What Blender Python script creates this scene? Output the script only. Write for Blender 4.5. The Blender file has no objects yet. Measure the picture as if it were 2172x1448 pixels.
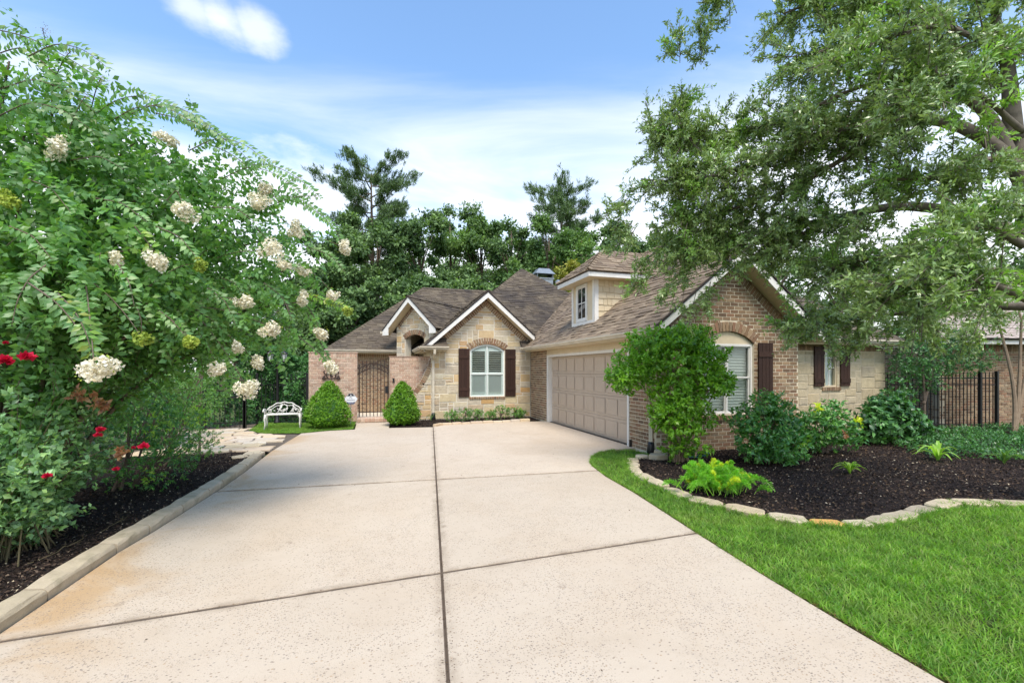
import bpy, math, random
import numpy as np
from mathutils import Vector, Matrix
R = math.radians
random.seed(7); rng = np.random.default_rng(11)
scene = bpy.context.scene
COL = scene.collection

# ---------------------------------------------------------------- camera
HEAD = R(16.8); CAMZ = 1.70; FPX = 950.0
cd_ = bpy.data.cameras.new('camera'); cam = bpy.data.objects.new('camera', cd_); COL.objects.link(cam)
cam.location = (0, 0, CAMZ); cam.rotation_euler = (R(90), 0, -HEAD)
cd_.sensor_width = 36; cd_.lens = FPX/2172*36; cd_.shift_y = 61/2172
cd_.clip_start = .05; cd_.clip_end = 3000
scene.camera = cam
CR = np.array([math.cos(HEAD), -math.sin(HEAD), 0]); CF = np.array([math.sin(HEAD), math.cos(HEAD), 0])
CO = np.array([0, 0, CAMZ])
def at(px, py, Z):                       # photo pixel at a depth of Z metres -> a place in the garden
    return CO + Z*(CF + CR*(px-1086)/FPX + np.array([0, 0, 1.])*(785-py)/FPX)
def depth(P): return (np.asarray(P)-CO) @ CF

# ---------------------------------------------------------------- world, sun, exposure
SUN_AZ, SUN_EL = R(190), R(60)           # azimuth clockwise from +Y
w = bpy.data.worlds.new('World'); scene.world = w; w.use_nodes = True
wn = w.node_tree; wn.nodes.clear()
def WN(t, **k):
    n = wn.nodes.new(t)
    for a, b in k.items(): setattr(n, a, b)
    return n
def WM(op, a, b=None, c=None):
    n = WN('ShaderNodeMath', operation=op)
    for i, v in enumerate((a, b, c)):
        if v is None: continue
        if isinstance(v, (int, float)): n.inputs[i].default_value = v
        else: wn.links.new(v, n.inputs[i])
    return n.outputs[0]
sky = WN('ShaderNodeTexSky', sky_type='NISHITA'); sky.sun_disc = False
sky.sun_elevation = SUN_EL; sky.sun_rotation = SUN_AZ; sky.air_density = 1.0; sky.dust_density = .6; sky.ozone_density = 1.6
tc = WN('ShaderNodeTexCoord'); sp = WN('ShaderNodeSeparateXYZ'); wn.links.new(tc.outputs['Generated'], sp.inputs[0])
zz = WM('MAXIMUM', sp.outputs[2], .03)
zc = WM('ADD', zz, .12)
cx = WM('DIVIDE', sp.outputs[0], zc); cy = WM('DIVIDE', sp.outputs[1], zc)
cb = WN('ShaderNodeCombineXYZ'); wn.links.new(cx, cb.inputs[0]); wn.links.new(cy, cb.inputs[1])
mp = WN('ShaderNodeMapping'); mp.inputs['Rotation'].default_value = (0, 0, R(20)); mp.inputs['Scale'].default_value = (.55, 1.25, 1); mp.inputs['Location'].default_value = (3.1, .4, 0)
wn.links.new(cb.outputs[0], mp.inputs[0])
n1 = WN('ShaderNodeTexNoise'); n1.inputs['Scale'].default_value = 1.1; n1.inputs['Detail'].default_value = 7; n1.inputs['Roughness'].default_value = .55; n1.inputs['Distortion'].default_value = .5
wn.links.new(mp.outputs[0], n1.inputs[0])
n2 = WN('ShaderNodeTexNoise'); n2.inputs['Scale'].default_value = 1.5; n2.inputs['Detail'].default_value = 6; n2.inputs['Roughness'].default_value = .5
mp2 = WN('ShaderNodeMapping'); mp2.inputs['Location'].default_value = (2.3, 5.2, 1.0)
wn.links.new(cb.outputs[0], mp2.inputs[0]); wn.links.new(mp2.outputs[0], n2.inputs[0])
hz = WN('ShaderNodeMapRange', interpolation_type='SMOOTHSTEP'); hz.inputs['From Min'].default_value = .60; hz.inputs['From Max'].default_value = .12   # the veil thickens towards the horizon
wn.links.new(sp.outputs[2], hz.inputs['Value'])
veil = WN('ShaderNodeMapRange', interpolation_type='SMOOTHSTEP'); veil.inputs['From Min'].default_value = .50; veil.inputs['From Max'].default_value = .98
wn.links.new(WM('ADD', n1.outputs[0], WM('MULTIPLY', hz.outputs[0], .60)), veil.inputs['Value'])
puff = WN('ShaderNodeMapRange', interpolation_type='SMOOTHSTEP'); puff.inputs['From Min'].default_value = .63; puff.inputs['From Max'].default_value = .74
wn.links.new(n2.outputs[0], puff.inputs['Value'])
cov = WM('MULTIPLY', veil.outputs[0], .84)
wv = WN('ShaderNodeTexNoise'); wv.inputs['Scale'].default_value = 5.5; wv.inputs['Detail'].default_value = 6; wv.inputs['Roughness'].default_value = .6
wn.links.new(cb.outputs[0], wv.inputs[0])
for px, py, ra, rb, op in ((470, 42, .05, .03, .6), (540, 62, .05, .03, .55), (410, 20, .05, .03, .5), (665, 385, .16, .12, .5), (1213, 300, .06, .05, .3)):   # the small cumulus puffs
    d_ = CF+CR*(px-1086)/FPX+np.array([0, 0, 1.])*(785-py)/FPX; d_ = d_/np.linalg.norm(d_); qx, qy = d_[0]/(d_[2]+.12), d_[1]/(d_[2]+.12)
    dx = WM('DIVIDE', WM('ADD', WM('MULTIPLY', WM('SUBTRACT', cx, float(qx)), float(CR[0])), WM('MULTIPLY', WM('SUBTRACT', cy, float(qy)), float(CR[1]))), ra)
    dy = WM('DIVIDE', WM('ADD', WM('MULTIPLY', WM('SUBTRACT', cx, float(qx)), float(CF[0])), WM('MULTIPLY', WM('SUBTRACT', cy, float(qy)), float(CF[1]))), rb*2)
    rr_ = WM('SQRT', WM('ADD', WM('MULTIPLY', dx, dx), WM('MULTIPLY', dy, dy)))
    pm = WN('ShaderNodeMapRange', interpolation_type='SMOOTHSTEP'); pm.inputs['From Min'].default_value = 1.6; pm.inputs['From Max'].default_value = .3
    wn.links.new(WM('ADD', rr_, WM('MULTIPLY', WM('SUBTRACT', wv.outputs[0], .5), 2.4)), pm.inputs['Value'])
    cov = WM('MAXIMUM', cov, WM('MULTIPLY', pm.outputs[0], op))
tint = WN('ShaderNodeMix', data_type='RGBA', blend_type='MULTIPLY'); tint.inputs[0].default_value = 1.0
wn.links.new(sky.outputs[0], tint.inputs[6]); tint.inputs[7].default_value = (1.12, 1.26, 1.30, 1)
mx = WN('ShaderNodeMix', data_type='RGBA'); wn.links.new(cov, mx.inputs[0])
wn.links.new(tint.outputs[2], mx.inputs[6]); mx.inputs[7].default_value = (5.6, 5.55, 5.5, 1)
bg = WN('ShaderNodeBackground'); bg.inputs[1].default_value = .145
wn.links.new(mx.outputs[2], bg.inputs[0])
wo = WN('ShaderNodeOutputWorld'); wn.links.new(bg.outputs[0], wo.inputs[0])
sl = bpy.data.lights.new('sun', 'SUN'); sun = bpy.data.objects.new('sun', sl); COL.objects.link(sun)
sl.energy = 2.5; sl.angle = R(26); sl.color = (1, .91, .79)
sd = Vector((math.sin(SUN_AZ)*math.cos(SUN_EL), math.cos(SUN_AZ)*math.cos(SUN_EL), math.sin(SUN_EL)))
sun.rotation_euler = sd.to_track_quat('Z', 'Y').to_euler(); sun.location = (3, -12, 20)
vs = scene.view_settings
vs.view_transform = 'Standard'; vs.look = 'None'; vs.gamma = 1; vs.use_curve_mapping = False; vs.exposure = 0.86
scene.cycles.max_bounces = 5; scene.cycles.diffuse_bounces = 3; scene.cycles.glossy_bounces = 1; scene.cycles.transmission_bounces = 2; scene.cycles.transparent_max_bounces = 4
scene.cycles.caustics_reflective = False; scene.cycles.caustics_refractive = False

# ---------------------------------------------------------------- materials
class NT:
    def __init__(s, name):
        s.m = bpy.data.materials.new(name); s.m.use_nodes = True; s.t = s.m.node_tree; s.t.nodes.clear()
        s.out = s.n('ShaderNodeOutputMaterial')
    def n(s, t, **k):
        x = s.t.nodes.new(t)
        for a, b in k.items(): setattr(x, a, b)
        return x
    def l(s, a, b): s.t.links.new(a, b)
    def put(s, sock, v):
        if isinstance(v, (int, float, tuple)): sock.default_value = v if not (isinstance(v, tuple) and len(v) == 3 and sock.type == 'RGBA') else (*v, 1)
        else: s.l(v, sock)
    def math(s, op, a, b=0.0, clamp=False):
        x = s.n('ShaderNodeMath', operation=op, use_clamp=clamp); s.put(x.inputs[0], a); s.put(x.inputs[1], b); return x.outputs[0]
    def pos(s): return s.n('ShaderNodeNewGeometry').outputs['Position']
    def map(s, vec, scale=(1, 1, 1), rot=(0, 0, 0)):
        x = s.n('ShaderNodeMapping'); x.inputs['Scale'].default_value = scale; x.inputs['Rotation'].default_value = rot; s.l(vec, x.inputs[0]); return x.outputs[0]
    def noise(s, scale, detail=4, rough=.55, vec=None, dist=0):
        x = s.n('ShaderNodeTexNoise'); x.inputs['Scale'].default_value = scale; x.inputs['Detail'].default_value = detail
        x.inputs['Roughness'].default_value = rough; x.inputs['Distortion'].default_value = dist
        s.l(vec if vec is not None else s.pos(), x.inputs[0]); return x.outputs[0]
    def voro(s, scale, vec=None, feature='F1', out='Distance'):
        x = s.n('ShaderNodeTexVoronoi', feature=feature); x.inputs['Scale'].default_value = scale
        s.l(vec if vec is not None else s.pos(), x.inputs['Vector']); return x.outputs[out]
    def rng(s, v, a, b, c=0.0, d=1.0):
        x = s.n('ShaderNodeMapRange', interpolation_type='SMOOTHSTEP'); s.put(x.inputs[0], v)
        x.inputs[1].default_value = a; x.inputs[2].default_value = b; x.inputs[3].default_value = c; x.inputs[4].default_value = d; return x.outputs[0]
    def mix(s, f, a, b, mode='MIX'):
        x = s.n('ShaderNodeMix', data_type='RGBA', blend_type=mode); s.put(x.inputs[0], f); s.put(x.inputs[6], a); s.put(x.inputs[7], b); return x.outputs[2]
    def ramp(s, f, cols, interp='LINEAR'):
        x = s.n('ShaderNodeValToRGB'); e = x.color_ramp; e.interpolation = interp
        n = len(cols)
        while len(e.elements) < n: e.elements.new(.5)
        for i, c in enumerate(cols):
            if len(c) == 2: p, c = c
            else: p = i/max(1, n-1)
            e.elements[i].position = p; e.elements[i].color = (*c, 1)
        s.l(f, x.inputs[0]); return x.outputs[0]
    def rand(s):                       # one number per separate piece, whether it is an object or an island of a mass
        g = s.n('ShaderNodeNewGeometry').outputs['Random Per Island']; o = s.n('ShaderNodeObjectInfo').outputs['Random']
        return s.math('FRACT', s.math('ADD', g, o))
    def bump(s, h, strength=.3, dist=.01):
        x = s.n('ShaderNodeBump'); x.inputs['Strength'].default_value = strength; x.inputs['Distance'].default_value = dist; s.l(h, x.inputs['Height']); return x.outputs[0]
    def bsdf(s, col, rough=.8, spec=.3, normal=None, metal=0.0, **k):
        b = s.n('ShaderNodeBsdfPrincipled'); s.put(b.inputs['Base Color'], col); s.put(b.inputs['Roughness'], rough)
        b.inputs['Specular IOR Level'].default_value = spec; b.inputs['Metallic'].default_value = metal
        if normal is not None: s.l(normal, b.inputs['Normal'])
        for a, v in k.items(): s.put(b.inputs[a], v)
        return b.outputs[0]
    def done(s, sh): s.l(sh, s.out.inputs[0]); return s.m
def hexc(r, g, b):                       # display value -> base colour
    f = lambda c: (c/255/12.92) if c/255 <= .04045 else ((c/255+.055)/1.055)**2.4
    return (f(r), f(g), f(b))
def sc(c, k): return tuple(min(1, x*k) for x in c)
MAT = {}
def piece(name, cols, rough=.85, nscale=14, namt=.35, fine=90, bump=.35, dist=.006, stain=None):
    t = NT(name); c = t.ramp(t.rand(), cols)
    n = t.noise(nscale, 5, .6); f = t.noise(fine, 3, .6)
    c = t.mix(namt, c, t.mix(n, (.25, .25, .25), (.95, .95, .95)), 'OVERLAY')
    c = t.mix(namt*.6, c, t.mix(f, (.2, .2, .2), (1, 1, 1)), 'OVERLAY')
    if stain:
        scol, sscale, a, b, amt = stain
        c = t.mix(t.math('MULTIPLY', t.rng(t.noise(sscale, 5, .6), a, b), amt), c, scol)
    MAT[name] = t.done(t.bsdf(c, rough, .25, t.bump(t.math('ADD', f, t.math('MULTIPLY', n, .7)), bump, dist)))
piece('brick', [(0.243, 0.155, 0.088), (0.170, 0.108, 0.064), (0.299, 0.201, 0.119), (0.217, 0.160, 0.103), (0.341, 0.237, 0.144), (0.134, 0.088, 0.057), (0.279, 0.155, 0.093), (0.206, 0.144, 0.093)], nscale=22, bump=.5, stain=((.42, .36, .26), 5.0, .60, .78, .45))
piece('brick_pale', [(.46, .30, .22), (.38, .235, .165), (.52, .37, .28), (.43, .28, .20), (.50, .35, .25), (.30, .19, .14), (.55, .41, .31)], nscale=20, bump=.4, stain=((.5, .42, .34), 2.4, .5, .75, .5))
piece('stone', [(.52, .40, .24), (.62, .50, .33), (.40, .345, .26), (.56, .42, .25), (.45, .40, .32), (.52, .31, .13), (.64, .54, .38), (.36, .32, .26), (.60, .49, .34), (.42, .37, .30), (.55, .36, .17), (.50, .43, .31)], nscale=9, namt=.5, bump=.8, dist=.02, stain=((.42, .24, .09), 3.2, .60, .78, .5))
piece('stone_grey', [(0.414, 0.341, 0.223), (0.483, 0.402, 0.266), (0.356, 0.303, 0.209), (0.448, 0.363, 0.228), (0.517, 0.429, 0.285), (0.391, 0.330, 0.228)], nscale=9, namt=.5, bump=.8, dist=.02, stain=((.24, .21, .17), 2.6, .52, .75, .5))
piece('flag', [(.56, .44, .31), (.50, .40, .30), (.58, .45, .29), (.46, .40, .33), (.60, .51, .40), (.52, .38, .24), (.55, .46, .35)], nscale=7, namt=.4, bump=.5, dist=.015, stain=((.48, .28, .12), 1.6, .56, .8, .5))
piece('edge_stone', [(0.416, 0.351, 0.248), (0.504, 0.421, 0.297), (0.353, 0.298, 0.218), (0.454, 0.374, 0.257), (0.403, 0.322, 0.213)], nscale=10, namt=.5, bump=.8, dist=.015, stain=((.2, .18, .15), 7, .55, .75, .5))
piece('edge_orange', [(.58, .30, .09), (.60, .33, .11)], nscale=10, namt=.4, bump=.7, dist=.015)
piece('kerb', [(.42, .35, .245), (.37, .31, .215), (.45, .375, .27), (.40, .34, .25)], nscale=8, namt=.4, bump=.5, dist=.01, stain=((.22, .20, .12), 3.5, .52, .72, .55))
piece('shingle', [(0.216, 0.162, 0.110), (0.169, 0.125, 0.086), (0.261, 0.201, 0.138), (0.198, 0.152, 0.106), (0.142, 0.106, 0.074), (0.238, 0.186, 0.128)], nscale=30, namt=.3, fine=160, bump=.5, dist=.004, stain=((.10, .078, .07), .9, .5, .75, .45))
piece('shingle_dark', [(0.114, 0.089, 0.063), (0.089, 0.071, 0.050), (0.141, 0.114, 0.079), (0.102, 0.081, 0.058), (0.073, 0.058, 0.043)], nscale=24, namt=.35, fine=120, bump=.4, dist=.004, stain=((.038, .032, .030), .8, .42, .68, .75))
piece('shake', [(.60, .49, .33), (.56, .455, .30), (.63, .52, .36)], nscale=16, namt=.2, bump=.35)
piece('shutter_wood', [(0.037, 0.018, 0.012), (0.028, 0.013, 0.009), (0.046, 0.022, 0.015)], rough=.6, nscale=18, namt=.5, bump=.5)
def plain(name, col, rough=.6, spec=.4, metal=0.0, nscale=6, namt=.15, bump=.0, bscale=60):
    t = NT(name); n = t.noise(nscale, 4, .6)
    c = t.mix(t.math('MULTIPLY', t.rng(n, .35, .75), namt*2), col, sc(col, .62))
    MAT[name] = t.done(t.bsdf(c, rough, spec, t.bump(t.noise(bscale, 3), bump, .005) if bump else None, metal))
plain('mortar', (.70, .61, .46), .95, .1, bump=.5, bscale=120)
plain('mortar_stone', (.74, .68, .56), .95, .1, bump=.5, bscale=120)
plain('mortar_dark', (.54, .46, .33), .95, .1, bump=.5, bscale=120)
plain('white_trim', (.74, .72, .67), .5, namt=.1)
plain('cream_trim', (.64, .53, .36), .55, namt=.1)
plain('gutter', (.62, .55, .43), .5, namt=.25, nscale=4)
plain('garage_paint', (.50, .40, .305), .45, namt=.06, nscale=3)
plain('dark_metal', (.012, .011, .011), .45, .5)
plain('bronze_metal', (.035, .018, .012), .45, .5)
plain('white_iron', (.72, .69, .63), .45, namt=.25, nscale=20)
plain('blind', (.78, .80, .77), .55, namt=.06)
plain('louvre', (.74, .78, .74), .5, namt=.05)
plain('black_plastic', (.012, .012, .014), .35, .5)
plain('sign_white', (.75, .76, .78), .4, namt=.03)
plain('sign_blue', (.02, .035, .12), .4, namt=.03)
plain('sign_dark', (.02, .022, .03), .4, namt=.03)
plain('sign_grey', (.30, .31, .36), .4, namt=.03)
plain('galvanised', (.30, .33, .35), .35, .5, .6, namt=.3)
plain('dirt', (.055, .04, .028), .95, .1, bump=.8, bscale=30)
plain('bark', (.17, .13, .10), .9, .15, nscale=20, namt=.4, bump=.9, bscale=40)
plain('bark_pale', (.30, .22, .15), .8, .2, nscale=12, namt=.35, bump=.5, bscale=40)
plain('bark_oak', (.17, .145, .115), .9, .15, nscale=11, namt=.5, bump=1.0, bscale=22)
plain('twig', (.14, .115, .06), .8, .2)
plain('green_hose', (.02, .16, .14), .4, .5)
plain('interior', (.02, .02, .02), .9, .1)
plain('roof_felt', (.06, .05, .045), .9, .1)
t = NT('window_glass'); MAT['window_glass'] = t.done(t.bsdf((.012, .016, .02), .04, .9))
t = NT('clear_glass')
_a = t.n('ShaderNodeBsdfTransparent'); _a.inputs[0].default_value = (.93, .96, .95, 1); _b = t.n('ShaderNodeBsdfGlossy'); _b.inputs['Roughness'].default_value = .03
_f = t.n('ShaderNodeLayerWeight'); _f.inputs[0].default_value = .35; _m = t.n('ShaderNodeMixShader'); t.l(t.math('ADD', t.math('MULTIPLY', t.math('POWER', _f.outputs['Facing'], 3.0), .5), .05), _m.inputs[0]); t.l(_a.outputs[0], _m.inputs[1]); t.l(_b.outputs[0], _m.inputs[2])
MAT['clear_glass'] = t.done(_m.outputs[0])
t = NT('lamp_glass'); MAT['lamp_glass'] = t.done(t.bsdf((.55, .56, .55), .15, .6))
# concrete: pale pinkish cement with exposed pebbles, rust-brown staining along the planting bed
t = NT('concrete'); P = t.pos()
c = t.mix(t.noise(.55, 5, .6), (.49, .41, .318), (.545, .47, .375))
c = t.mix(t.math('MULTIPLY', t.rng(t.noise(5.0, 5, .65), .45, .75), .35), c, (.42, .35, .27))
sx = t.n('ShaderNodeSeparateXYZ'); t.l(P, sx.inputs[0])
edge = t.rng(sx.outputs[0], -1.2, -2.3)
st = t.math('MULTIPLY', t.rng(t.noise(.8, 6, .62, dist=.6), .44, .66), t.math('ADD', t.math('MULTIPLY', edge, .85), .10))
c = t.mix(st, c, (.43, .29, .155))
st2 = t.rng(t.noise(1.7, 6, .68, dist=.4), .60, .74)
c = t.mix(t.math('MULTIPLY', st2, .5), c, (.36, .28, .20))
pv = t.n('ShaderNodeTexVoronoi', feature='F1'); pv.inputs['Scale'].default_value = 74; t.l(P, pv.inputs['Vector'])
peb = t.math('MULTIPLY', t.rng(pv.outputs['Distance'], .40, .28), t.rng(t.noise(1.6, 3), .30, .60))
psep = t.n('ShaderNodeSeparateColor'); t.l(pv.outputs['Color'], psep.inputs[0])
pick = t.math('GREATER_THAN', psep.outputs[0], .42)
pcol = t.ramp(psep.outputs[1], [(.14, .115, .10), (.28, .21, .16), (.20, .19, .19), (.40, .28, .17), (.10, .09, .085)])
c = t.mix(t.math('MULTIPLY', t.math('MULTIPLY', peb, pick), .72), c, pcol)
pv2 = t.n('ShaderNodeTexVoronoi', feature='F1'); pv2.inputs['Scale'].default_value = 33; t.l(t.map(P, (1, 1.5, 1), (0, 0, .4)), pv2.inputs['Vector'])
ps2 = t.n('ShaderNodeSeparateColor'); t.l(pv2.outputs['Color'], ps2.inputs[0])
p2m = t.math('MULTIPLY', t.rng(pv2.outputs['Distance'], .30, .16), t.math('GREATER_THAN', ps2.outputs[2], .80))
c = t.mix(t.math('MULTIPLY', p2m, .75), c, t.ramp(ps2.outputs[0], [(.10, .085, .075), (.24, .18, .13), (.17, .16, .16), (.34, .22, .12)]))
def jl(a, b, cc):                     # dirt gathered along a joint a*u+b*v = cc
    d = t.math('ABSOLUTE', t.math('SUBTRACT', t.math('ADD', t.math('MULTIPLY', sx.outputs[0], a), t.math('MULTIPLY', sx.outputs[1], b)), cc)); return t.rng(d, .10, .015)
jm = t.math('MAXIMUM', t.math('MAXIMUM', jl(-.056, 1, 3.75), jl(.06, 1, 7.08)), jl(1, -.112, .10))
c = t.mix(t.math('MULTIPLY', t.math('MULTIPLY', jm, t.rng(t.noise(3.5, 5, .65), .35, .7)), .6), c, (.22, .17, .12))
spots = t.math('MULTIPLY', t.rng(t.voro(1.9), .10, .03), t.rng(t.noise(14, 4), .4, .6)); c = t.mix(t.math('MULTIPLY', spots, .55), c, (.20, .15, .11))
grime = t.rng(t.noise(.35, 6, .6, dist=.8), .42, .70)
c = t.mix(t.math('MULTIPLY', grime, .30), c, (.37, .29, .205))
c = t.mix(.22, c, t.mix(t.noise(160, 3, .7), (.15, .15, .15), (1, 1, 1)), 'OVERLAY')
oi = t.n('ShaderNodeObjectInfo').outputs['Random']; c = t.mix(1.0, c, t.mix(oi, (.93, .92, .905), (1.03, 1.015, 1.0)), 'MULTIPLY')
MAT['concrete'] = t.done(t.bsdf(c, .88, .2, t.bump(t.math('ADD', t.noise(120, 4, .7), t.math('MULTIPLY', peb, .6)), .35, .006)))
# mulch ground
t = NT('mulch'); v = t.voro(55, out='Color'); q = t.n('ShaderNodeSeparateColor'); t.l(v, q.inputs[0])
c = t.ramp(q.outputs[0], [(.010, .008, .008), (.022, .016, .014), (.035, .022, .016), (.014, .011, .011), (.05, .034, .024)])
MAT['mulch'] = t.done(t.bsdf(c, .9, .15, t.bump(t.math('ADD', t.voro(55), t.noise(40, 4)), .9, .02)))
piece('mulch_chip', [(0.014, 0.011, 0.010), (0.023, 0.016, 0.014), (0.034, 0.021, 0.016), (0.018, 0.014, 0.013), (0.052, 0.032, 0.022), (0.098, 0.063, 0.042), (0.016, 0.013, 0.012), (0.021, 0.015, 0.014), (0.184, 0.131, 0.090)], rough=.9, nscale=40, namt=.2, bump=0)
piece('litter', [(.10, .06, .03), (.05, .032, .02), (.16, .10, .05), (.03, .022, .015)], nscale=40, namt=.2, bump=0)
t = NT('soil_grass'); c = t.mix(t.noise(9, 5), (.03, .045, .012), (.075, .11, .03)); MAT['soil_grass'] = t.done(t.bsdf(c, .95, .1, t.bump(t.noise(70, 4), .8, .02)))
t = NT('far_ground'); c = t.mix(t.noise(.3, 5), (.05, .08, .02), (.10, .12, .05)); MAT['far_ground'] = t.done(t.bsdf(c, .95, .1))
def leafmat(name, cols, trans=.32, rough=.36, spec=.6, clump=.9, camt=.55, tcol=None):
    cols = [sc(q, 1.4) for q in cols] if name.startswith('petal') else [sc(q, 1.4*k_) for q, k_ in zip(cols, (.70, 1.05, 1.45, .8, 1.3, .6, 1.15, .9))]; t = NT(name); c = t.ramp(t.rand(), cols)
    n = t.rng(t.noise(clump, 3, .5), .32, .68)
    c = t.mix(camt, c, t.mix(n, (.30, .34, .30), (.68, .66, .60)), 'OVERLAY')
    if name == 'grass_blade': c = t.mix(t.math('MULTIPLY', t.rng(t.noise(1.3, 4, .6), .45, .75), .45), c, (.30, .36, .09)); c = t.mix(t.math('MULTIPLY', t.rng(t.noise(.9, 3, .6), .5, .8), .5), c, (.06, .15, .03))
    d = t.bsdf(c, rough, spec)
    tr = t.n('ShaderNodeBsdfTranslucent'); t.l(t.mix(1.0, c, tcol or (1.5, 1.7, .6), 'MULTIPLY'), tr.inputs[0])
    m = t.n('ShaderNodeMixShader'); m.inputs[0].default_value = trans; t.l(d, m.inputs[1]); t.l(tr.outputs[0], m.inputs[2])
    MAT[name] = t.done(m.outputs[0])
leafmat('leaf_myrtle', [(0.083, 0.174, 0.050), (0.114, 0.230, 0.060), (0.068, 0.146, 0.054), (0.144, 0.278, 0.066), (0.091, 0.188, 0.066), (0.182, 0.306, 0.060)], .38, .42)
leafmat('leaf_myrtle_young', [(.16, .28, .05), (.24, .34, .05), (.13, .25, .05), (.32, .33, .05)], .4)
leafmat('leaf_oak', [(0.130, 0.195, 0.069), (0.170, 0.251, 0.085), (0.111, 0.164, 0.069), (0.223, 0.318, 0.094), (0.144, 0.204, 0.080), (0.287, 0.388, 0.094)], .2, .32, .7, clump=.8, camt=.4)
leafmat('leaf_oak_young', [(0.132, 0.242, 0.055), (0.187, 0.308, 0.066), (0.110, 0.198, 0.055)], .3)
leafmat('leaf_far', [(0.058, 0.103, 0.048), (0.083, 0.137, 0.061), (0.108, 0.166, 0.065), (0.071, 0.117, 0.056)], .25, .6, .2, clump=.35, camt=.75)
leafmat('leaf_far_bright', [(0.095, 0.162, 0.057), (0.130, 0.206, 0.068), (0.078, 0.140, 0.057)], .25, .6, .2, clump=.35, camt=.75)
leafmat('leaf_yellowish', [(0.192, 0.192, 0.042), (0.240, 0.228, 0.048), (0.132, 0.156, 0.036)], .25, .6, .2, clump=.5)
leafmat('needle', [(0.065, 0.100, 0.055), (0.085, 0.129, 0.068), (0.104, 0.154, 0.073)], .2, .6, .2, clump=.4, camt=.6)
leafmat('leaf_bright', [(0.085, 0.197, 0.015), (0.130, 0.273, 0.020), (0.065, 0.150, 0.015), (0.189, 0.339, 0.027), (0.100, 0.226, 0.020)], .35, .32, .5, clump=2.2)
leafmat('leaf_topiary', [(0.083, 0.179, 0.013), (0.121, 0.243, 0.016), (0.064, 0.143, 0.013), (0.166, 0.301, 0.023)], .3, .4, .4, clump=3.0)
leafmat('leaf_glossy', [(0.052, 0.149, 0.041), (0.069, 0.190, 0.048), (0.040, 0.121, 0.037), (0.098, 0.230, 0.052), (0.138, 0.287, 0.057)], .25, .3, .55, clump=1.8)
leafmat('leaf_dark', [(0.033, 0.093, 0.033), (0.048, 0.123, 0.039), (0.068, 0.165, 0.045), (0.039, 0.102, 0.039)], .25, .35, .5, clump=1.5)
leafmat('leaf_rose', [(0.139, 0.243, 0.127), (0.106, 0.197, 0.101), (0.178, 0.303, 0.144), (0.122, 0.228, 0.111), (0.228, 0.348, 0.127)], .3, .42, clump=1.6)
leafmat('leaf_fine', [(0.090, 0.186, 0.048), (0.120, 0.240, 0.054), (0.072, 0.156, 0.048), (0.180, 0.312, 0.054)], .35, clump=1.4)
leafmat('leaf_lime', [(.20, .34, .05), (.27, .40, .06), (.15, .28, .045)], .4, clump=2)
leafmat('leaf_yellowgreen', [(.42, .48, .03), (.50, .50, .04), (.34, .44, .04)], .4, clump=2)
leafmat('leaf_bronze', [(.22, .10, .05), (.28, .14, .07), (.20, .13, .06)], .35, clump=2, tcol=(1.4, .8, .5))
leafmat('fern', [(0.127, 0.317, 0.024), (0.174, 0.381, 0.032), (0.095, 0.253, 0.024), (0.213, 0.411, 0.040)], .4, clump=3)
leafmat('grass_blade', [(.085, .19, .02), (.14, .27, .032), (.06, .14, .02), (.20, .34, .05), (.13, .245, .03), (.30, .34, .12), (.075, .19, .035), (.22, .30, .06)], .4, .5, .3, clump=5, camt=.7)
leafmat('petal_white', [(0.669, 0.628, 0.521), (0.723, 0.691, 0.611), (0.596, 0.539, 0.395), (0.705, 0.664, 0.556)], .3, .6, .2, clump=8, camt=.15, tcol=(1, 1, .9))
leafmat('petal_bud', [(0.273, 0.345, 0.057), (0.317, 0.375, 0.080), (0.219, 0.315, 0.057)], .3, .6, .2, clump=8, tcol=(1, 1, .6))
leafmat('petal_red', [(0.443, 0.011, 0.043), (0.500, 0.014, 0.064), (0.393, 0.007, 0.029)], .25, .5, .3, clump=8, camt=.2, tcol=(1, .6, .6))
leafmat('bud_brown', [(.16, .12, .06), (.22, .17, .08)], .2, clump=8)

# ---------------------------------------------------------------- building blocks
def newobj(name, me, parent=None, world=True):
    o = bpy.data.objects.new(name, me); COL.objects.link(o)
    if parent is not None:
        o.parent = parent
        if world and parent.type == 'EMPTY': o.matrix_parent_inverse = Matrix.Translation(-parent.location)
    return o
def mesh(name, V, F, mat, smooth=False):
    me = bpy.data.meshes.new(name); me.from_pydata([tuple(map(float, v)) for v in V], [], [tuple(map(int, f)) for f in F]); me.update()
    me.materials.append(MAT[mat] if isinstance(mat, str) else mat)
    if smooth: me.polygons.foreach_set('use_smooth', [True]*len(me.polygons))
    return me
def tri_mesh(name, V, T, mat, smooth=False):            # fast path: numpy verts and triangles
    V = np.asarray(V, np.float32); T = np.asarray(T, np.int32)
    me = bpy.data.meshes.new(name); me.vertices.add(len(V)); me.vertices.foreach_set('co', V.ravel())
    me.loops.add(T.size); me.loops.foreach_set('vertex_index', T.ravel())
    me.polygons.add(len(T)); me.polygons.foreach_set('loop_start', np.arange(0, T.size, 3, dtype=np.int32)); me.polygons.foreach_set('loop_total', np.full(len(T), 3, np.int32))
    if smooth: me.polygons.foreach_set('use_smooth', np.ones(len(T), bool))
    me.update(calc_edges=True); me.materials.append(MAT[mat]); return me
def tag(o, label=None, cat=None, group=None, kind=None):
    if label: o['label'] = label
    if cat: o['category'] = cat
    if group: o['group'] = group
    if kind: o['kind'] = kind
    return o
def thing(name, loc, label, cat, group=None):
    o = bpy.data.objects.new(name, None); COL.objects.link(o); o.location = tuple(map(float, loc)); o.empty_display_size = .2
    return tag(o, label, cat, group)
def struct(o): o['kind'] = 'structure'; return o
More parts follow.
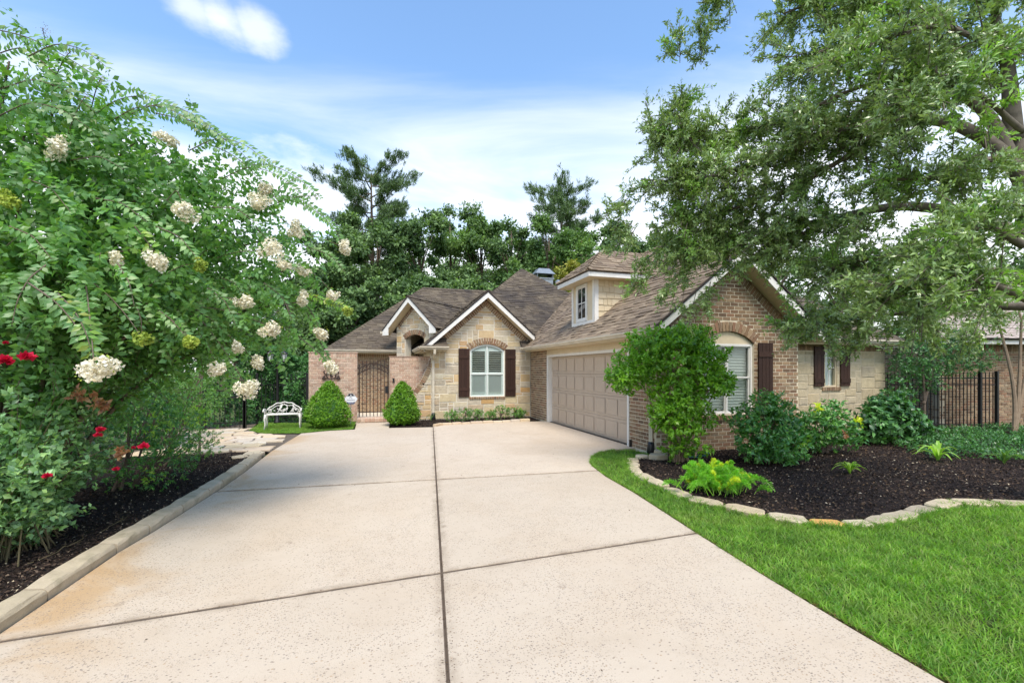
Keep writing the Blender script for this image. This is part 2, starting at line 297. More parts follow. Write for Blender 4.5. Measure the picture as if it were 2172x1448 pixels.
class MB:
    def __init__(s): s.V = []; s.F = []
    def add(s, V, F):
        k = len(s.V); s.V += [tuple(map(float, v)) for v in V]; s.F += [tuple(i+k for i in f) for f in F]; return s
    def box(s, a, b):
        x0, y0, z0 = (min(a[i], b[i]) for i in range(3)); x1, y1, z1 = (max(a[i], b[i]) for i in range(3))
        return s.add([(x0, y0, z0), (x1, y0, z0), (x1, y1, z0), (x0, y1, z0), (x0, y0, z1), (x1, y0, z1), (x1, y1, z1), (x0, y1, z1)],
                     [(3, 2, 1, 0), (4, 5, 6, 7), (0, 1, 5, 4), (1, 2, 6, 5), (2, 3, 7, 6), (3, 0, 4, 7)])
    def prism(s, fr, poly, d0, d1):                       # poly in the (s,t) plane of a frame, from depth d0 to d1 along its normal
        n = len(poly); o, S, T, N = fr
        A = [o+S*p[0]+T*p[1]+N*d0 for p in poly]; B = [o+S*p[0]+T*p[1]+N*d1 for p in poly]
        return s.add(A+B, [tuple(range(n))[::-1], tuple(range(n, 2*n))]+[(i, (i+1) % n, (i+1) % n+n, i+n) for i in range(n)])
    def bar(s, p, q, w, h=None, up=(0, 0, 1)):            # rectangular bar between two points
        p, q = np.array(p, float), np.array(q, float); h = h or w; d = q-p; L = np.linalg.norm(d); d /= L
        u = np.cross(d, up)
        if np.linalg.norm(u) < 1e-4: u = np.cross(d, (0, 1, 0))
        u /= np.linalg.norm(u); v = np.cross(u, d)
        V = [a+u*i*w/2+v*j*h/2 for a in (p, q) for i, j in ((-1, -1), (1, -1), (1, 1), (-1, 1))]
        return s.add(V, [(0, 1, 2, 3), (7, 6, 5, 4), (0, 4, 5, 1), (1, 5, 6, 2), (2, 6, 7, 3), (3, 7, 4, 0)])
    def tube(s, path, rad, n=8, cap=True):
        P = [np.array(p, float) for p in path]; m = len(P)
        if isinstance(rad, (int, float)): rad = [rad]*m
        V = []; ref = None
        for i in range(m):
            d = P[min(i+1, m-1)]-P[max(i-1, 0)]; L = np.linalg.norm(d); d = d/L if L > 1e-9 else np.array([0, 0, 1.])
            if ref is None: ref = np.array([1., 0, 0]) if abs(d[0]) < .8 else np.array([0, 1., 0])
            u = np.cross(d, ref); u /= np.linalg.norm(u)+1e-9; v = np.cross(d, u); ref = np.cross(u, d)
            for k in range(n):
                a = 2*math.pi*k/n; V.append(P[i]+(u*math.cos(a)+v*math.sin(a))*rad[i])
        F = [(i*n+k, i*n+(k+1) % n, (i+1)*n+(k+1) % n, (i+1)*n+k) for i in range(m-1) for k in range(n)]
        if cap: F += [tuple(range(n))[::-1], tuple((m-1)*n+k for k in range(n))]
        return s.add(V, F)
    def lathe(s, c, prof, n=12):                          # prof: (radius, height) list round a vertical axis
        c = np.array(c, float); V = [c+np.array([r*math.cos(2*math.pi*k/n), r*math.sin(2*math.pi*k/n), z]) for r, z in prof for k in range(n)]; m = len(prof)
        return s.add(V, [(i*n+k, i*n+(k+1) % n, (i+1)*n+(k+1) % n, (i+1)*n+k) for i in range(m-1) for k in range(n)]+[tuple(range(n))[::-1], tuple((m-1)*n+k for k in range(n))])
    def build(s, name, mat, parent=None, smooth=False, world=True):
        return newobj(name, mesh(name, s.V, s.F, mat, smooth), parent, world)
def frame(o, S, T=(0, 0, 1)):
    S = np.array(S, float); S /= np.linalg.norm(S); T = np.array(T, float); T /= np.linalg.norm(T); return (np.array(o, float), S, T, np.cross(S, T))
def fmat(fr, p):                                          # matrix of a frame moved to (s,t)
    o, S, T, N = fr; q = o+S*p[0]+T*p[1]
    return Matrix(((S[0], T[0], N[0], q[0]), (S[1], T[1], N[1], q[1]), (S[2], T[2], N[2], q[2]), (0, 0, 0, 1)))
def piece_geo(poly, d0, d1, ch=.004, tilt=0.0):                     # a block with an eased front edge, open at the back
    n = len(poly); c = np.mean(poly, 0)
    inn = [(p[0]+(c[0]-p[0])*min(.4, ch/max(1e-3, math.hypot(c[0]-p[0], c[1]-p[1])))*1.3, p[1]+(c[1]-p[1])*min(.4, ch/max(1e-3, math.hypot(c[0]-p[0], c[1]-p[1])))*1.3) for p in poly]
    y0 = min(p[1] for p in poly); y1 = max(p[1] for p in poly); zt = lambda p: d1-tilt*(p[1]-y0)/(y1-y0+1e-9)
    V = [(p[0], p[1], d0) for p in poly]+[(p[0], p[1], zt(p)-ch) for p in poly]+[(p[0], p[1], zt(p)) for p in inn]
    F = [tuple(range(2*n, 3*n))]
    for k in (0, n): F += [(i+k, (i+1) % n+k, (i+1) % n+k+n, i+k+n) for i in range(n)]
    return V, F
class Pieces:
    """Blocks of one kind; the ones that show largest become objects, the rest one mass."""
    cache = {}
    def __init__(s): s.items = []
    def add(s, fr, poly, d0, d1, parent, hidden=False, ch=.004, tilt=0.0):
        c = np.mean(poly, 0); q = [(round(p[0]-c[0], 3), round(p[1]-c[1], 3)) for p in poly]
        o, S, T, N = fr; w3 = o+S*c[0]+T*c[1]
        ext = max(max(abs(x[0]) for x in q), max(abs(x[1]) for x in q))*2
        s.items.append((hidden, -ext/max(1, depth(w3)), len(s.items), fr, c, q, round(d0, 3), round(d1, 3), parent, ch, tilt))
    def build(s, name, mat, massname, limit=300):
        it = sorted(s.items, key=lambda a: a[:3]); vis = [a for a in it if not a[0]]
        single, rest = vis[:limit], vis[limit:]+[a for a in it if a[0]]
        for _, _, _, fr, c, q, d0, d1, parent, ch, tilt in single:
            key = (name, mat, tuple(q), d0, d1); me = s.cache.get(key)
            if me is None:
                V, F = piece_geo(q, d0, d1, ch, tilt); me = s.cache[key] = mesh(name, V, F, mat)
            ob = bpy.data.objects.new(name, me); COL.objects.link(ob); ob.parent = parent
            M = fmat(fr, c)
            if parent.type == 'EMPTY': ob.matrix_parent_inverse = Matrix.Translation(-parent.location)
            ob.matrix_basis = M
        by = {}
        for a in rest: by.setdefault(a[8], []).append(a)
        for parent, lst in by.items():
            m = MB()
            for _, _, _, fr, c, q, d0, d1, _, ch, tilt in lst:
                V, F = piece_geo(q, d0, d1, ch, tilt); o, S, T, N = fr
                m.add([o+S*(c[0]+v[0])+T*(c[1]+v[1])+N*v[2] for v in V], F)
            tag(m.build(massname, mat, parent), kind='stuff')

# ---------------------------------------------------------------- leaves, blades, chips
def unit(a): return a/(np.linalg.norm(a, axis=-1, keepdims=True)+1e-9)
def rvec(n): return unit(rng.normal(size=(n, 3)))
def leaf_geo(P, D, U, L, W, fold=.22, curl=.15, shape=.45, tri=4):
    """n leaves folded along the midrib: base, two edge points, midrib point, tip."""
    P, D, U = (np.asarray(a, float) for a in (P, D, U)); n = len(P)
    D = unit(D); S = unit(np.cross(D, U)); N = np.cross(S, D)
    L = np.broadcast_to(np.asarray(L, float), (n,))[:, None]; W = np.broadcast_to(np.asarray(W, float), (n,))[:, None]
    v0 = P; m = P+D*L*shape; v1 = m+S*W/2+N*W*fold; v2 = m-S*W/2+N*W*fold; v3 = P+D*L-N*L*curl
    V = np.stack([v0, v1, m, v2, v3], 1).reshape(-1, 3)
    T = np.array([[0, 1, 2], [0, 2, 3], [1, 4, 2], [2, 4, 3]] if tri == 4 else [[0, 1, 3], [1, 4, 3]])
    return V, (np.arange(n)[:, None, None]*5+T[None]).reshape(-1, 3)
def kite_geo(P, D, U, L, W):
    P, D, U = (np.asarray(a, float) for a in (P, D, U)); n = len(P); D = unit(D); S = unit(np.cross(D, U)); N = np.cross(S, D); L = np.asarray(L)[:, None]; W = np.asarray(W)[:, None]; m = P+D*L*.45+N*L*.08
    return np.stack([P, m+S*W/2, m-S*W/2, P+D*L], 1).reshape(-1, 3), (np.arange(n)[:, None, None]*4+np.array([[0, 1, 2], [1, 3, 2]])[None]).reshape(-1, 3)
def leaf_obj(name, geos, mat, parent=None, world=True, kind='stuff'):
    Vs, Ts, k = [], [], 0
    for V, T in geos: Vs.append(V); Ts.append(T+k); k += len(V)
    o = newobj(name, tri_mesh(name, np.concatenate(Vs), np.concatenate(Ts), mat), parent, world)
    if kind: o['kind'] = kind
    return o
def inpoly(P, poly):
    x, y = P[:, 0], P[:, 1]; r = np.zeros(len(P), bool); n = len(poly); j = n-1
    for i in range(n):
        xi, yi = poly[i]; xj, yj = poly[j]
        with np.errstate(divide='ignore', invalid='ignore'):
            r ^= ((yi > y) != (yj > y)) & (x < (xj-xi)*(y-yi)/(yj-yi+1e-12)+xi)
        j = i
    return r
def scatter(poly, n):
    a = np.array(poly); lo, hi = a.min(0), a.max(0); out = []
    k = 0
    while k < n:
        q = lo+(hi-lo)*rng.random((n*2, 2)); q = q[inpoly(q, poly)]; out.append(q); k += len(q)
    return np.concatenate(out)[:n]
def clip(poly, a, b, c):                                  # keep a*x+b*y <= c
    out = []
    for i in range(len(poly)):
        p, q = poly[i], poly[(i+1) % len(poly)]; dp, dq = a*p[0]+b*p[1]-c, a*q[0]+b*q[1]-c
        if dp <= 0: out.append(p)
        if dp*dq < 0: t = dp/(dp-dq); out.append((p[0]+(q[0]-p[0])*t, p[1]+(q[1]-p[1])*t))
    return out
def slab_mesh(name, poly, z0, z1, mat, bev=.006):
    n = len(poly); A = np.array(poly)
    area = .5*sum(poly[i][0]*poly[(i+1) % n][1]-poly[(i+1) % n][0]*poly[i][1] for i in range(n))
    if area < 0: poly = poly[::-1]; A = np.array(poly)
    e = np.roll(A, -1, 0)-A; nr = unit(np.stack([-e[:, 1], e[:, 0]], 1)); off = unit(nr+np.roll(nr, 1, 0))*bev
    I = A+off
    V = [(*p, z0) for p in A]+[(*p, z1-bev) for p in A]+[(*p, z1) for p in I]
    F = [tuple(range(2*n, 3*n))]+[(i+k, (i+1) % n+k, (i+1) % n+k+n, i+k+n) for k in (0, n) for i in range(n)]
    return mesh(name, V, F, mat)

# ---------------------------------------------------------------- ground
g = MB().add([(-400, -400, -.08), (400, -400, -.08), (400, 600, -.08), (-400, 600, -.08)], [(0, 1, 2, 3)]).build('ground', 'far_ground'); struct(g)
DRIVE = [(-2.36, -3), (-2.33, 3.7), (-2.31, 5.06), (-2.25, 5.64), (-2.14, 7.4), (-2.11, 8.5), (-2.12, 10.4), (-1.95, 13.2), (-1.27, 13.55), (-.60, 13.62), (-.62, 15.28), (.42, 15.28), (.34, 13.70),
         (1.6, 13.52), (1.9, 13.95), (2.9, 14.02), (4.7, 14.12), (5.40, 13.98), (5.52, 13.98), (5.52, 8.62), (4.85, 8.58), (4.4, 8.40), (4.05, 8.0), (3.78, 7.55), (3.66, 7.2), (3.51, 6.44), (3.42, 5.45), (3.20, 3.93), (3.08, 3.0), (3.0, 2.2), (2.96, 1.6), (2.86, -3)]
drv = struct(thing('driveway', (1, 5, 0), None, None))
J = (.112, -1.0)                                           # the long joint: u = .10 + .112 v
gap = .011
def sideL(poly): return clip(poly, 1, -.112, .10-gap)
def sideR(poly): return clip(poly, -1, .112, -(.10+gap))
def t1(u): return 3.75+.056*u
for name, f in (('l', sideL), ('r', sideR)):
    base = f(DRIVE)
    gt_ = .022; near = clip(base, -.056, 1, 3.75-gt_)
    mid = clip(clip(base, .056, -1, -(3.75+gt_)), .06, 1, 7.08-gt_*1.2)
    far = clip(base, -.06, -1, -(7.08+gt_*1.2))
    for pl in (near, mid, far): newobj('concrete_slab', slab_mesh('concrete_slab', pl, -.12, 0, 'concrete', .003), drv)
# fibre strips and grit in the joints
piece('joint_grit', [(.10, .08, .06), (.14, .11, .085), (.07, .056, .045), (.17, .14, .11)], nscale=25, namt=.5, bump=.8, dist=.01)
piece('joint_fill', [(.085, .064, .046), (.12, .092, .068)], nscale=12, namt=.6, bump=.8, dist=.01)
def strip(p, q, wd, z): 
    p, q = np.array(p), np.array(q); n = 60; d = unit((q-p)[None])[0]; nn = np.array([-d[1], d[0]]); V = []; F = []
    for i in range(n+1):
        c = p+(q-p)*i/n; zz_ = z+rng.normal()*.0015
        V += [(*(c-nn*wd), zz_), (*(c+nn*wd), zz_)]
    F = [(2*i, 2*i+2, 2*i+3, 2*i+1) for i in range(n)]
    return V, F
for p, q in (((-.25, -3), (1.62, 13.55)), ((-2.4, t1(-2.4)), (3.3, t1(3.3))), ((-2.2, 7.21), (3.6, 6.86))):
    V, F = strip(p, q, .034, -.010); newobj('expansion_joint', mesh('expansion_joint', V, F, 'joint_fill'), drv)
# raised wooden strip edges in the long joint
m = MB()
for i in range(26):
    v0 = -2.5+i*.62; 
    for s_ in (-1, 1): m.bar((.10+.112*v0+s_*.009, v0, -.006+random.uniform(-.003, .004)), (.10+.112*(v0+.6)+s_*.009, v0+.6, -.006+random.uniform(-.003, .004)), .004, .012)
m.build('joint_board', 'bark', drv)
# lawn, bed soil
LAWN = [(2.92, -3), (3.0, 1.6), (3.1, 3.0), (3.23, 3.93), (3.45, 5.45), (3.54, 6.44), (3.68, 7.2), (3.80, 7.55), (4.07, 8.0), (4.42, 8.36), (4.85, 8.54), (5.3, 8.5), (5.35, 7.8), (4.68, 7.45), (4.05, 6.4), (3.95, 5.7), (3.88, 5.1), (4.04, 4.65), (4.2, 4.25), (4.45, 3.85),
        (4.8, 3.66), (5.2, 3.55), (5.8, 3.62), (6.43, 3.72), (7.0, 3.85), (7.45, 3.70), (7.9, 3.48), (9.5, 3.1), (13, 2.6), (13, -3)]
BED = [(4.68, 7.45), (4.15, 6.4), (4.06, 5.7), (4.0, 5.1), (4.14, 4.72), (4.3, 4.3), (4.55, 3.95), (4.85, 3.76), (5.2, 3.66), (5.8, 3.73), (6.43, 3.83), (7.0, 3.96), (7.45, 3.81), (7.9, 3.58), (9.5, 3.2), (13, 2.7), (22, 2.0), (22, 14), (13.3, 14), (13.3, 8.95), (9.1, 8.95), (9.1, 7.95), (5.35, 7.95)]
def sheet(name, poly, z, mat, amp=0.0, step=.12):
    m = MB(); 
    if not amp:
        m.add([(*p, z) for p in poly], [tuple(range(len(poly)))])
    else:
        a = np.array(poly); lo, hi = a.min(0), a.max(0); nx, ny = (np.ceil((hi-lo)/step)+1).astype(int)
        X, Y = np.meshgrid(lo[0]+np.arange(nx)*step, lo[1]+np.arange(ny)*step); Q = np.stack([X.ravel(), Y.ravel()], 1)
        ins = inpoly(Q, poly); zv = z+amp*(np.sin(Q[:, 0]*7+2*np.sin(Q[:, 1]*5))*.5+rng.normal(size=len(Q))*.45)
        F = []
        for j in range(ny-1):
            for i in range(nx-1):
                k = j*nx+i
                if ins[[k, k+1, k+nx, k+nx+1]].all(): F.append((k, k+1, k+nx+1, k+nx))
        m.add(np.column_stack([Q, zv]), F); m.add([(*p, z-.02) for p in poly], [tuple(range(len(poly)))])
    o = m.build(name, mat); return struct(o)
sheet('lawn', LAWN, -.025, 'soil_grass')
sheet('bed_soil', BED, -.005, 'mulch', .012)
LBED = [(-2.38, -3), (-2.42, 3.7), (-2.42, 5.06), (-2.38, 5.64), (-2.28, 7.4), (-2.24, 8.6), (-2.15, 10.35), (-3.7, 10.45), (-9, 10.6), (-12, 10.6), (-12, -3)]
sheet('bed_soil', LBED, .03, 'mulch', .015)
BED2 = [(.42, 15.85), (.42, 13.78), (1.58, 13.60), (1.9, 14.02), (4.7, 14.2), (5.36, 14.3), (5.36, 15.55), (1.8, 15.55)]
sheet('bed_soil', BED2, .005, 'mulch', .01)
PATCH = [(-3.45, 14.25), (-2.95, 13.5), (-1.95, 13.26), (-1.27, 13.62), (-.66, 13.68), (-.66, 15.3), (-.66, 15.65), (-2.1, 15.65), (-3.6, 16.2)]
sheet('lawn', PATCH, -.005, 'soil_grass')
SIDE = [(-12, 10.6), (-3.7, 10.5), (-2.12, 10.5), (-2.0, 13.2), (-2.95, 13.5), (-3.45, 14.25), (-3.7, 16.2), (-12, 16.2)]
sheet('path_bed', SIDE, -.02, 'joint_grit')
def chips(name, poly, n, z, label, Lr=(.012, .045), mat='mulch_chip', zs=.012):
    q = scatter(poly, n); k = np.maximum(1.2, np.hypot(q[:, 0], q[:, 1]))
    P = np.column_stack([q, z+rng.random(n)*zs]); D = rvec(n); D[:, 2] *= .35; U = unit(rvec(n)*.6+np.array([0, 0, 1.]))
    L = rng.uniform(*Lr, n)
    o = leaf_obj(name, [leaf_geo(P, D, U, L, L*rng.uniform(.25, .6, n), fold=.3, curl=.1, tri=2)], mat); return tag(o, label, 'mulch', kind='stuff')
chips('mulch', [(-2.44, 2.0), (-2.42, 5.06), (-2.38, 5.64), (-2.28, 7.4), (-2.2, 10.3), (-3.6, 10.3), (-4.2, 7), (-4.2, 2)], 26000, .035, 'dark shredded bark mulch in the bed along the kerb', (.015, .05))
chips('mulch', [p for p in BED if p[0] < 9.6 and p[1] < 8.5][:15]+[(13, 2.7), (13, 8.8), (9.2, 8.8), (9.2, 7.9), (5.5, 7.8)], 42000, .0, 'dark bark mulch in the planting bed by the garage gable', (.018, .055))
chips('mulch', BED2, 3500, .005, 'dark mulch in the narrow bed under the arched front window', (.02, .06))
# pale flecks lying on the mulch
chips('fallen_leaves', [(4.5, 4.0), (10, 3.6), (12, 7), (5, 7.3)], 1500, .014, 'brown dead leaves caught in the mulch of the gable bed', (.02, .06), 'litter')
chips('fallen_leaves', [(4.5, 4.2), (9, 4.0), (10, 7.5), (5, 7.3)], 450, .012, 'pale dry leaf flecks scattered over the mulch', (.015, .05), 'edge_stone')
chips('fallen_leaves', [(-2.5, 3.0), (-2.3, 10.2), (-3.4, 10.2), (-3.6, 3)], 500, .05, 'pale flecks of wood on the kerb bed mulch', (.01, .03), 'edge_stone')
q = chips('fallen_leaves', DRIVE[:9]+DRIVE[-14:], 190, .002, 'tiny dry leaves and crumbs lying on the driveway', (.008, .028), 'litter', .003)
# crumbs along the long joint and the lawn edge
n = 420; v_ = rng.uniform(2, 13, n); P = np.column_stack([.10+.112*v_+rng.normal(size=n)*.035, v_, rng.random(n)*.003]); D = rvec(n); D[:, 2] *= .1
tag(leaf_obj('fallen_leaves', [leaf_geo(P, D, np.tile([0, 0, 1.], (n, 1)), rng.uniform(.006, .022, n), .007)], 'litter'), 'dark crumbs gathered along the long driveway joint', 'litter')

# ---------------------------------------------------------------- kerb
kb = struct(thing('kerb', (-2.38, 6, 0), None, None))
KL = np.array([(-2.37, 1.2), (-2.345, 3.7), (-2.325, 5.06), (-2.27, 5.64), (-2.16, 7.4), (-2.13, 8.5), (-2.14, 10.2)])
kd = np.concatenate([[0], np.cumsum(np.linalg.norm(np.diff(KL, axis=0), axis=1))])
def kpt(d): return np.array([np.interp(d, kd, KL[:, 0]), np.interp(d, kd, KL[:, 1])])
cuts = [0, .7, 1.45, 2.2, 2.98, 3.88, 4.4, 5.12, 5.86, 6.36, 6.9, 7.5, 8.05, 8.55]
for a, b in zip(cuts[:-1], cuts[1:]):
    p, q_ = kpt(a+.009), kpt(b-.009); d = unit((q_-p)[None])[0]; nn = np.array([-d[1], d[0]])
    prof = [(0, -.08), (0.0, .06), (.008, .078), (.022, .088), (.15, .10), (.168, .085), (.17, -.08)]
    m = MB(); k = 5; V = []
    for i in range(k+1):
        c = p+(q_-p)*i/k; e = .012 if i in (0, k) else 0
        for x, z in prof: V.append((*(c+nn*(x+(e*.4 if x < .1 else -e*.4)+random.uniform(-.005, .005))), z-(e*.6 if z > 0 else 0)+random.uniform(-.004, .004)))
    L = len(prof)
    F = [(i*L+j, i*L+j+1, (i+1)*L+j+1, (i+1)*L+j) for i in range(k) for j in range(L-1)]+[tuple(range(L))[::-1], tuple(k*L+j for j in range(L))]
    m.add(V, F).build('kerb_stone', 'kerb', kb)
# flat stones where the kerb peters out
for (u, v, a, b, r_) in ((-2.36, 10.0, .20, .30, .3), (-2.5, 9.7, .16, .22, -.2)):
    pl = [(u+a*math.cos(t_+r_)*random.uniform(.8, 1.1), v+b*math.sin(t_+r_)*random.uniform(.8, 1.1)) for t_ in np.linspace(0, 2*math.pi, 7)[:-1]]
    newobj('kerb_stone', slab_mesh('kerb_stone', pl, -.02, .06, 'edge_stone', .01), kb)

# ---------------------------------------------------------------- flagstone path
fp = struct(thing('flagstone_path', (-3.2, 12.2, 0), None, None))
PATH = [(-5.2, 10.62), (-3.7, 10.60), (-2.13, 10.62), (-2.0, 13.16), (-2.95, 13.46), (-3.45, 14.2), (-3.6, 14.9), (-5.2, 14.9)]
cells = []
yy = 10.62; r_ = 0
while yy < 14.9:
    h = random.uniform(.26, .46); x = -5.2-random.random()*.3
    while x < -1.9:
        wd = random.uniform(.35, .85); cells.append((x, yy, wd, h)); x += wd
    yy += h
JT = {}
def jit(x, y):
    k = (round(x, 2), round(y, 2))
    if k not in JT: JT[k] = (x+random.uniform(-.07, .07), y+random.uniform(-.085, .085))
    return JT[k]
for (x, y, wd, h) in cells:
    pl = [jit(x, y), jit(x+wd*.5, y), jit(x+wd, y), jit(x+wd, y+h), jit(x+wd*.5, y+h), jit(x, y+h)]
    c = np.mean(pl, 0)
    if not inpoly(np.array([c]), PATH)[0]: continue
    pl = [tuple(c+(np.array(p)-c)*(1-.028/max(.1, np.linalg.norm(np.array(p)-c)))) for p in pl]
    # keep clear of the drive and the grass patch
    pl = clip(clip(pl, 1, -.052, -2.15-.052*10.4-.02), 0, -1, -10.6)
    pl = clip(pl, .8, 1, 11.08) if c[0] > -3.4 else pl
    if len(pl) > 2 and c[0] > -4.8: newobj('flagstone', slab_mesh('flagstone', pl, -.03, .012+random.uniform(-.008, .01), 'flag', .01), fp)

# ---------------------------------------------------------------- stone edging of the big bed
ed = thing('stone_edging', (4.6, 4.2, 0), 'border of pale flat stones between the lawn and the mulch bed', 'edging')
EL = np.array([(4.72, 7.55), (4.38, 7.05), (4.08, 6.4), (4.01, 5.7), (3.94, 5.1), (4.09, 4.69), (4.25, 4.28), (4.5, 3.92), (4.82, 3.71), (5.2, 3.60), (5.8, 3.67), (6.43, 3.77), (7.0, 3.9), (7.45, 3.75), (7.95, 3.5), (9.0, 3.2)])
edd = np.concatenate([[0], np.cumsum(np.linalg.norm(np.diff(EL, axis=0), axis=1))])
def ept(d): return np.array([np.interp(d, edd, EL[:, 0]), np.interp(d, edd, EL[:, 1])])
got_orange = False; d = 0.0; k = 0; widths = [.38, .42, .50, .46, .44, .52, .46, .50, .42, .36, .30, .34, .52, .46, .56, .48, .52, .50, .54, .5, .5]
cs_ = np.cumsum([0]+widths); ORANGE = int(np.argmin([np.hypot(*(ept((a_+b_)/2)-np.array([4.78, 3.74]))) for a_, b_ in zip(cs_[:-1], cs_[1:])]))
for wd in widths:
    if d+wd > edd[-1]: break
    p, q_ = ept(d+.012), ept(d+wd-.012); dd = unit((q_-p)[None])[0]; nn = np.array([-dd[1], dd[0]]); a = random.uniform(.10, .145); bnd = random.uniform(-.035, .035)
    mid_ = (p+q_)/2; hl = np.linalg.norm(q_-p)/2; pl = []
    for k2 in range(9):
        th_ = 2*math.pi*k2/9+random.uniform(-.18, .18); ex = .48
        cx2, sx2 = math.cos(th_), math.sin(th_); rx = abs(cx2)**ex*(1 if cx2 > 0 else -1); ry = abs(sx2)**ex*(1 if sx2 > 0 else -1)
        pl.append(tuple(mid_+dd*rx*hl*random.uniform(.9, 1.06)+nn*ry*a*random.uniform(.75, 1.15)))
    u = (p+q_)/2; orange = k == ORANGE
    top = random.uniform(.022, .052)
    me = slab_mesh('stone', pl, -.03, top, 'edge_orange' if orange else 'edge_stone', .016)
    o = newobj('stone', me, ed)
    if orange: o['label'] = 'bright orange stone among the grey ones'
    d += wd; k += 1
for (u, v, s_, z) in ((4.95, 7.62, .16, .05), (5.18, 7.45, .20, .09), (5.35, 7.6, .14, .13), (5.5, 7.35, .12, .06)):
    pl = [(u+s_*math.cos(t_)*random.uniform(.8, 1.2), v+s_*.8*math.sin(t_)*random.uniform(.8, 1.1)) for t_ in np.linspace(0, 2*math.pi, 7)[:-1]]
    newobj('stone', slab_mesh('stone', pl, -.01, z, 'edge_stone', .015), ed)
# little border at the foot of the front wing
e2 = thing('stone_edging', (3.2, 13.95, 0), 'low row of rough tan stones edging the window bed by the driveway', 'edging')
pts = np.array([(1.66, 13.64), (1.95, 13.98), (2.9, 14.07), (3.8, 14.11), (4.7, 14.17), (5.15, 14.2)]); pd = np.concatenate([[0], np.cumsum(np.linalg.norm(np.diff(pts, axis=0), axis=1))]); d = 0
while d < pd[-1]-.3:
    wd = random.uniform(.28, .42); p = np.array([np.interp(d+.01, pd, pts[:, i]) for i in (0, 1)]); q_ = np.array([np.interp(d+wd-.01, pd, pts[:, i]) for i in (0, 1)]); dd = unit((q_-p)[None])[0]; nn = np.array([-dd[1], dd[0]])
    newobj('stone', slab_mesh('stone', [tuple(p-nn*.05), tuple(q_-nn*.06), tuple(q_+nn*.06), tuple(p+nn*.05)], -.02, random.uniform(.05, .09), 'flag', .015), e2); d += wd

# ---------------------------------------------------------------- grass
def grass(name, poly, n, z, label, Lr, wd, near=None):
    q = scatter(poly, n) if near is None else near
    n = len(q); P = np.column_stack([q, np.full(n, z)]); lean = rng.normal(size=(n, 2))*.6
    D = unit(np.column_stack([lean, np.ones(n)])); L = rng.uniform(*Lr, n); S = unit(np.column_stack([rng.normal(size=(n, 2)), np.zeros(n)]))
    W = wd*rng.uniform(.6, 1.2, n)[:, None]; Lc = L[:, None]; bend = unit(np.column_stack([lean, np.zeros(n)]))*Lc*rng.uniform(.1, .5, n)[:, None]
    v0, v1 = P-S*W/2, P+S*W/2; mid = P+D*Lc*.55+bend*.25; v2, v3 = mid-S*W*.4, mid+S*W*.4; v4 = P+D*Lc+bend-np.array([0, 0, 1.])*Lc*.12
    V = np.stack([v0, v1, v2, v3, v4], 1).reshape(-1, 3); T = np.array([[0, 1, 3], [0, 3, 2], [2, 3, 4]])
    o = leaf_obj(name, [(V, (np.arange(n)[:, None, None]*5+T[None]).reshape(-1, 3))], 'grass_blade'); return tag(o, label, 'grass', kind='stuff')
def lawn_pts(poly, n, far):
    q = scatter(poly, n); r_ = np.hypot(q[:, 0], q[:, 1]); patch = .72+.28*np.sin(q[:, 0]*2.3+1.7*np.sin(q[:, 1]*1.9))*np.sin(q[:, 1]*3.1+1.3*np.sin(q[:, 0]*2.7)); keep = rng.random(len(q)) < np.clip((far/r_)**1.1, 0, 1)*patch; x = (q@CR[:2])/(np.maximum(.2, q@CF[:2])); return q[keep & (x < 1.6) & (q@CF[:2] > .8)]
VIS = clip(LAWN, 0, -1, -.2)
VIS = clip(VIS, 1, 0, 10.5)
grass('grass', None, 0, -.025, 'bright green lawn curving between driveway and stone edging', (.03, .085), .0075, lawn_pts(VIS, 380000, 3.2))
grass('grass', PATCH, 26000, -.005, 'small strip of mown grass under the white bench', (.03, .06), .007)
# ragged brown thatch at the lawn's edge along the drive
edgeL = np.array(LAWN[:11]); ed_ = np.concatenate([[0], np.cumsum(np.linalg.norm(np.diff(edgeL, axis=0), axis=1))]); n = 7000; dd = rng.uniform(3, ed_[-1], n)
P = np.column_stack([np.interp(dd, ed_, edgeL[:, 0])+rng.normal(size=n)*.014+.0, np.interp(dd, ed_, edgeL[:, 1]), -.02+rng.random(n)*.012])
D = rvec(n); D[:, 2] = abs(D[:, 2])*.4; piece('thatch', [(.10, .06, .025), (.16, .10, .04), (.07, .06, .02), (.12, .10, .04)], namt=.2, bump=0)
tag(leaf_obj('thatch', [leaf_geo(P, D, np.tile([0, 0, 1.], (n, 1)), rng.uniform(.015, .04, n), .006)], 'thatch'), 'brown ragged thatch where the lawn meets the driveway', 'grass')

# blades creeping over the edging stones and the drive
n = 6000; dd = rng.uniform(0, edd[-1], n); q = np.column_stack([np.interp(dd, edd, EL[:, 0]), np.interp(dd, edd, EL[:, 1])]); tn = np.column_stack([np.gradient(q[:, 0]), np.gradient(q[:, 1])])
i_ = np.clip(np.searchsorted(edd, dd)-1, 0, len(EL)-2); tg = unit(EL[i_+1]-EL[i_]); nn = np.column_stack([tg[:, 1], -tg[:, 0]]); q = q-nn*-1*rng.normal(.095, .03, n)[:, None]*1.0
grass('grass', None, 0, -.02, 'taller grass blades leaning over the stone edging', (.06, .12), .008, q)
n = 3500; dd = rng.uniform(2.6, ed_[-1], n); q = np.column_stack([np.interp(dd, ed_, edgeL[:, 0])+np.abs(rng.normal(size=n))*.03-.012, np.interp(dd, ed_, edgeL[:, 1])])
grass('grass', None, 0, -.015, 'loose grass blades creeping over the driveway edge', (.04, .09), .007, q)

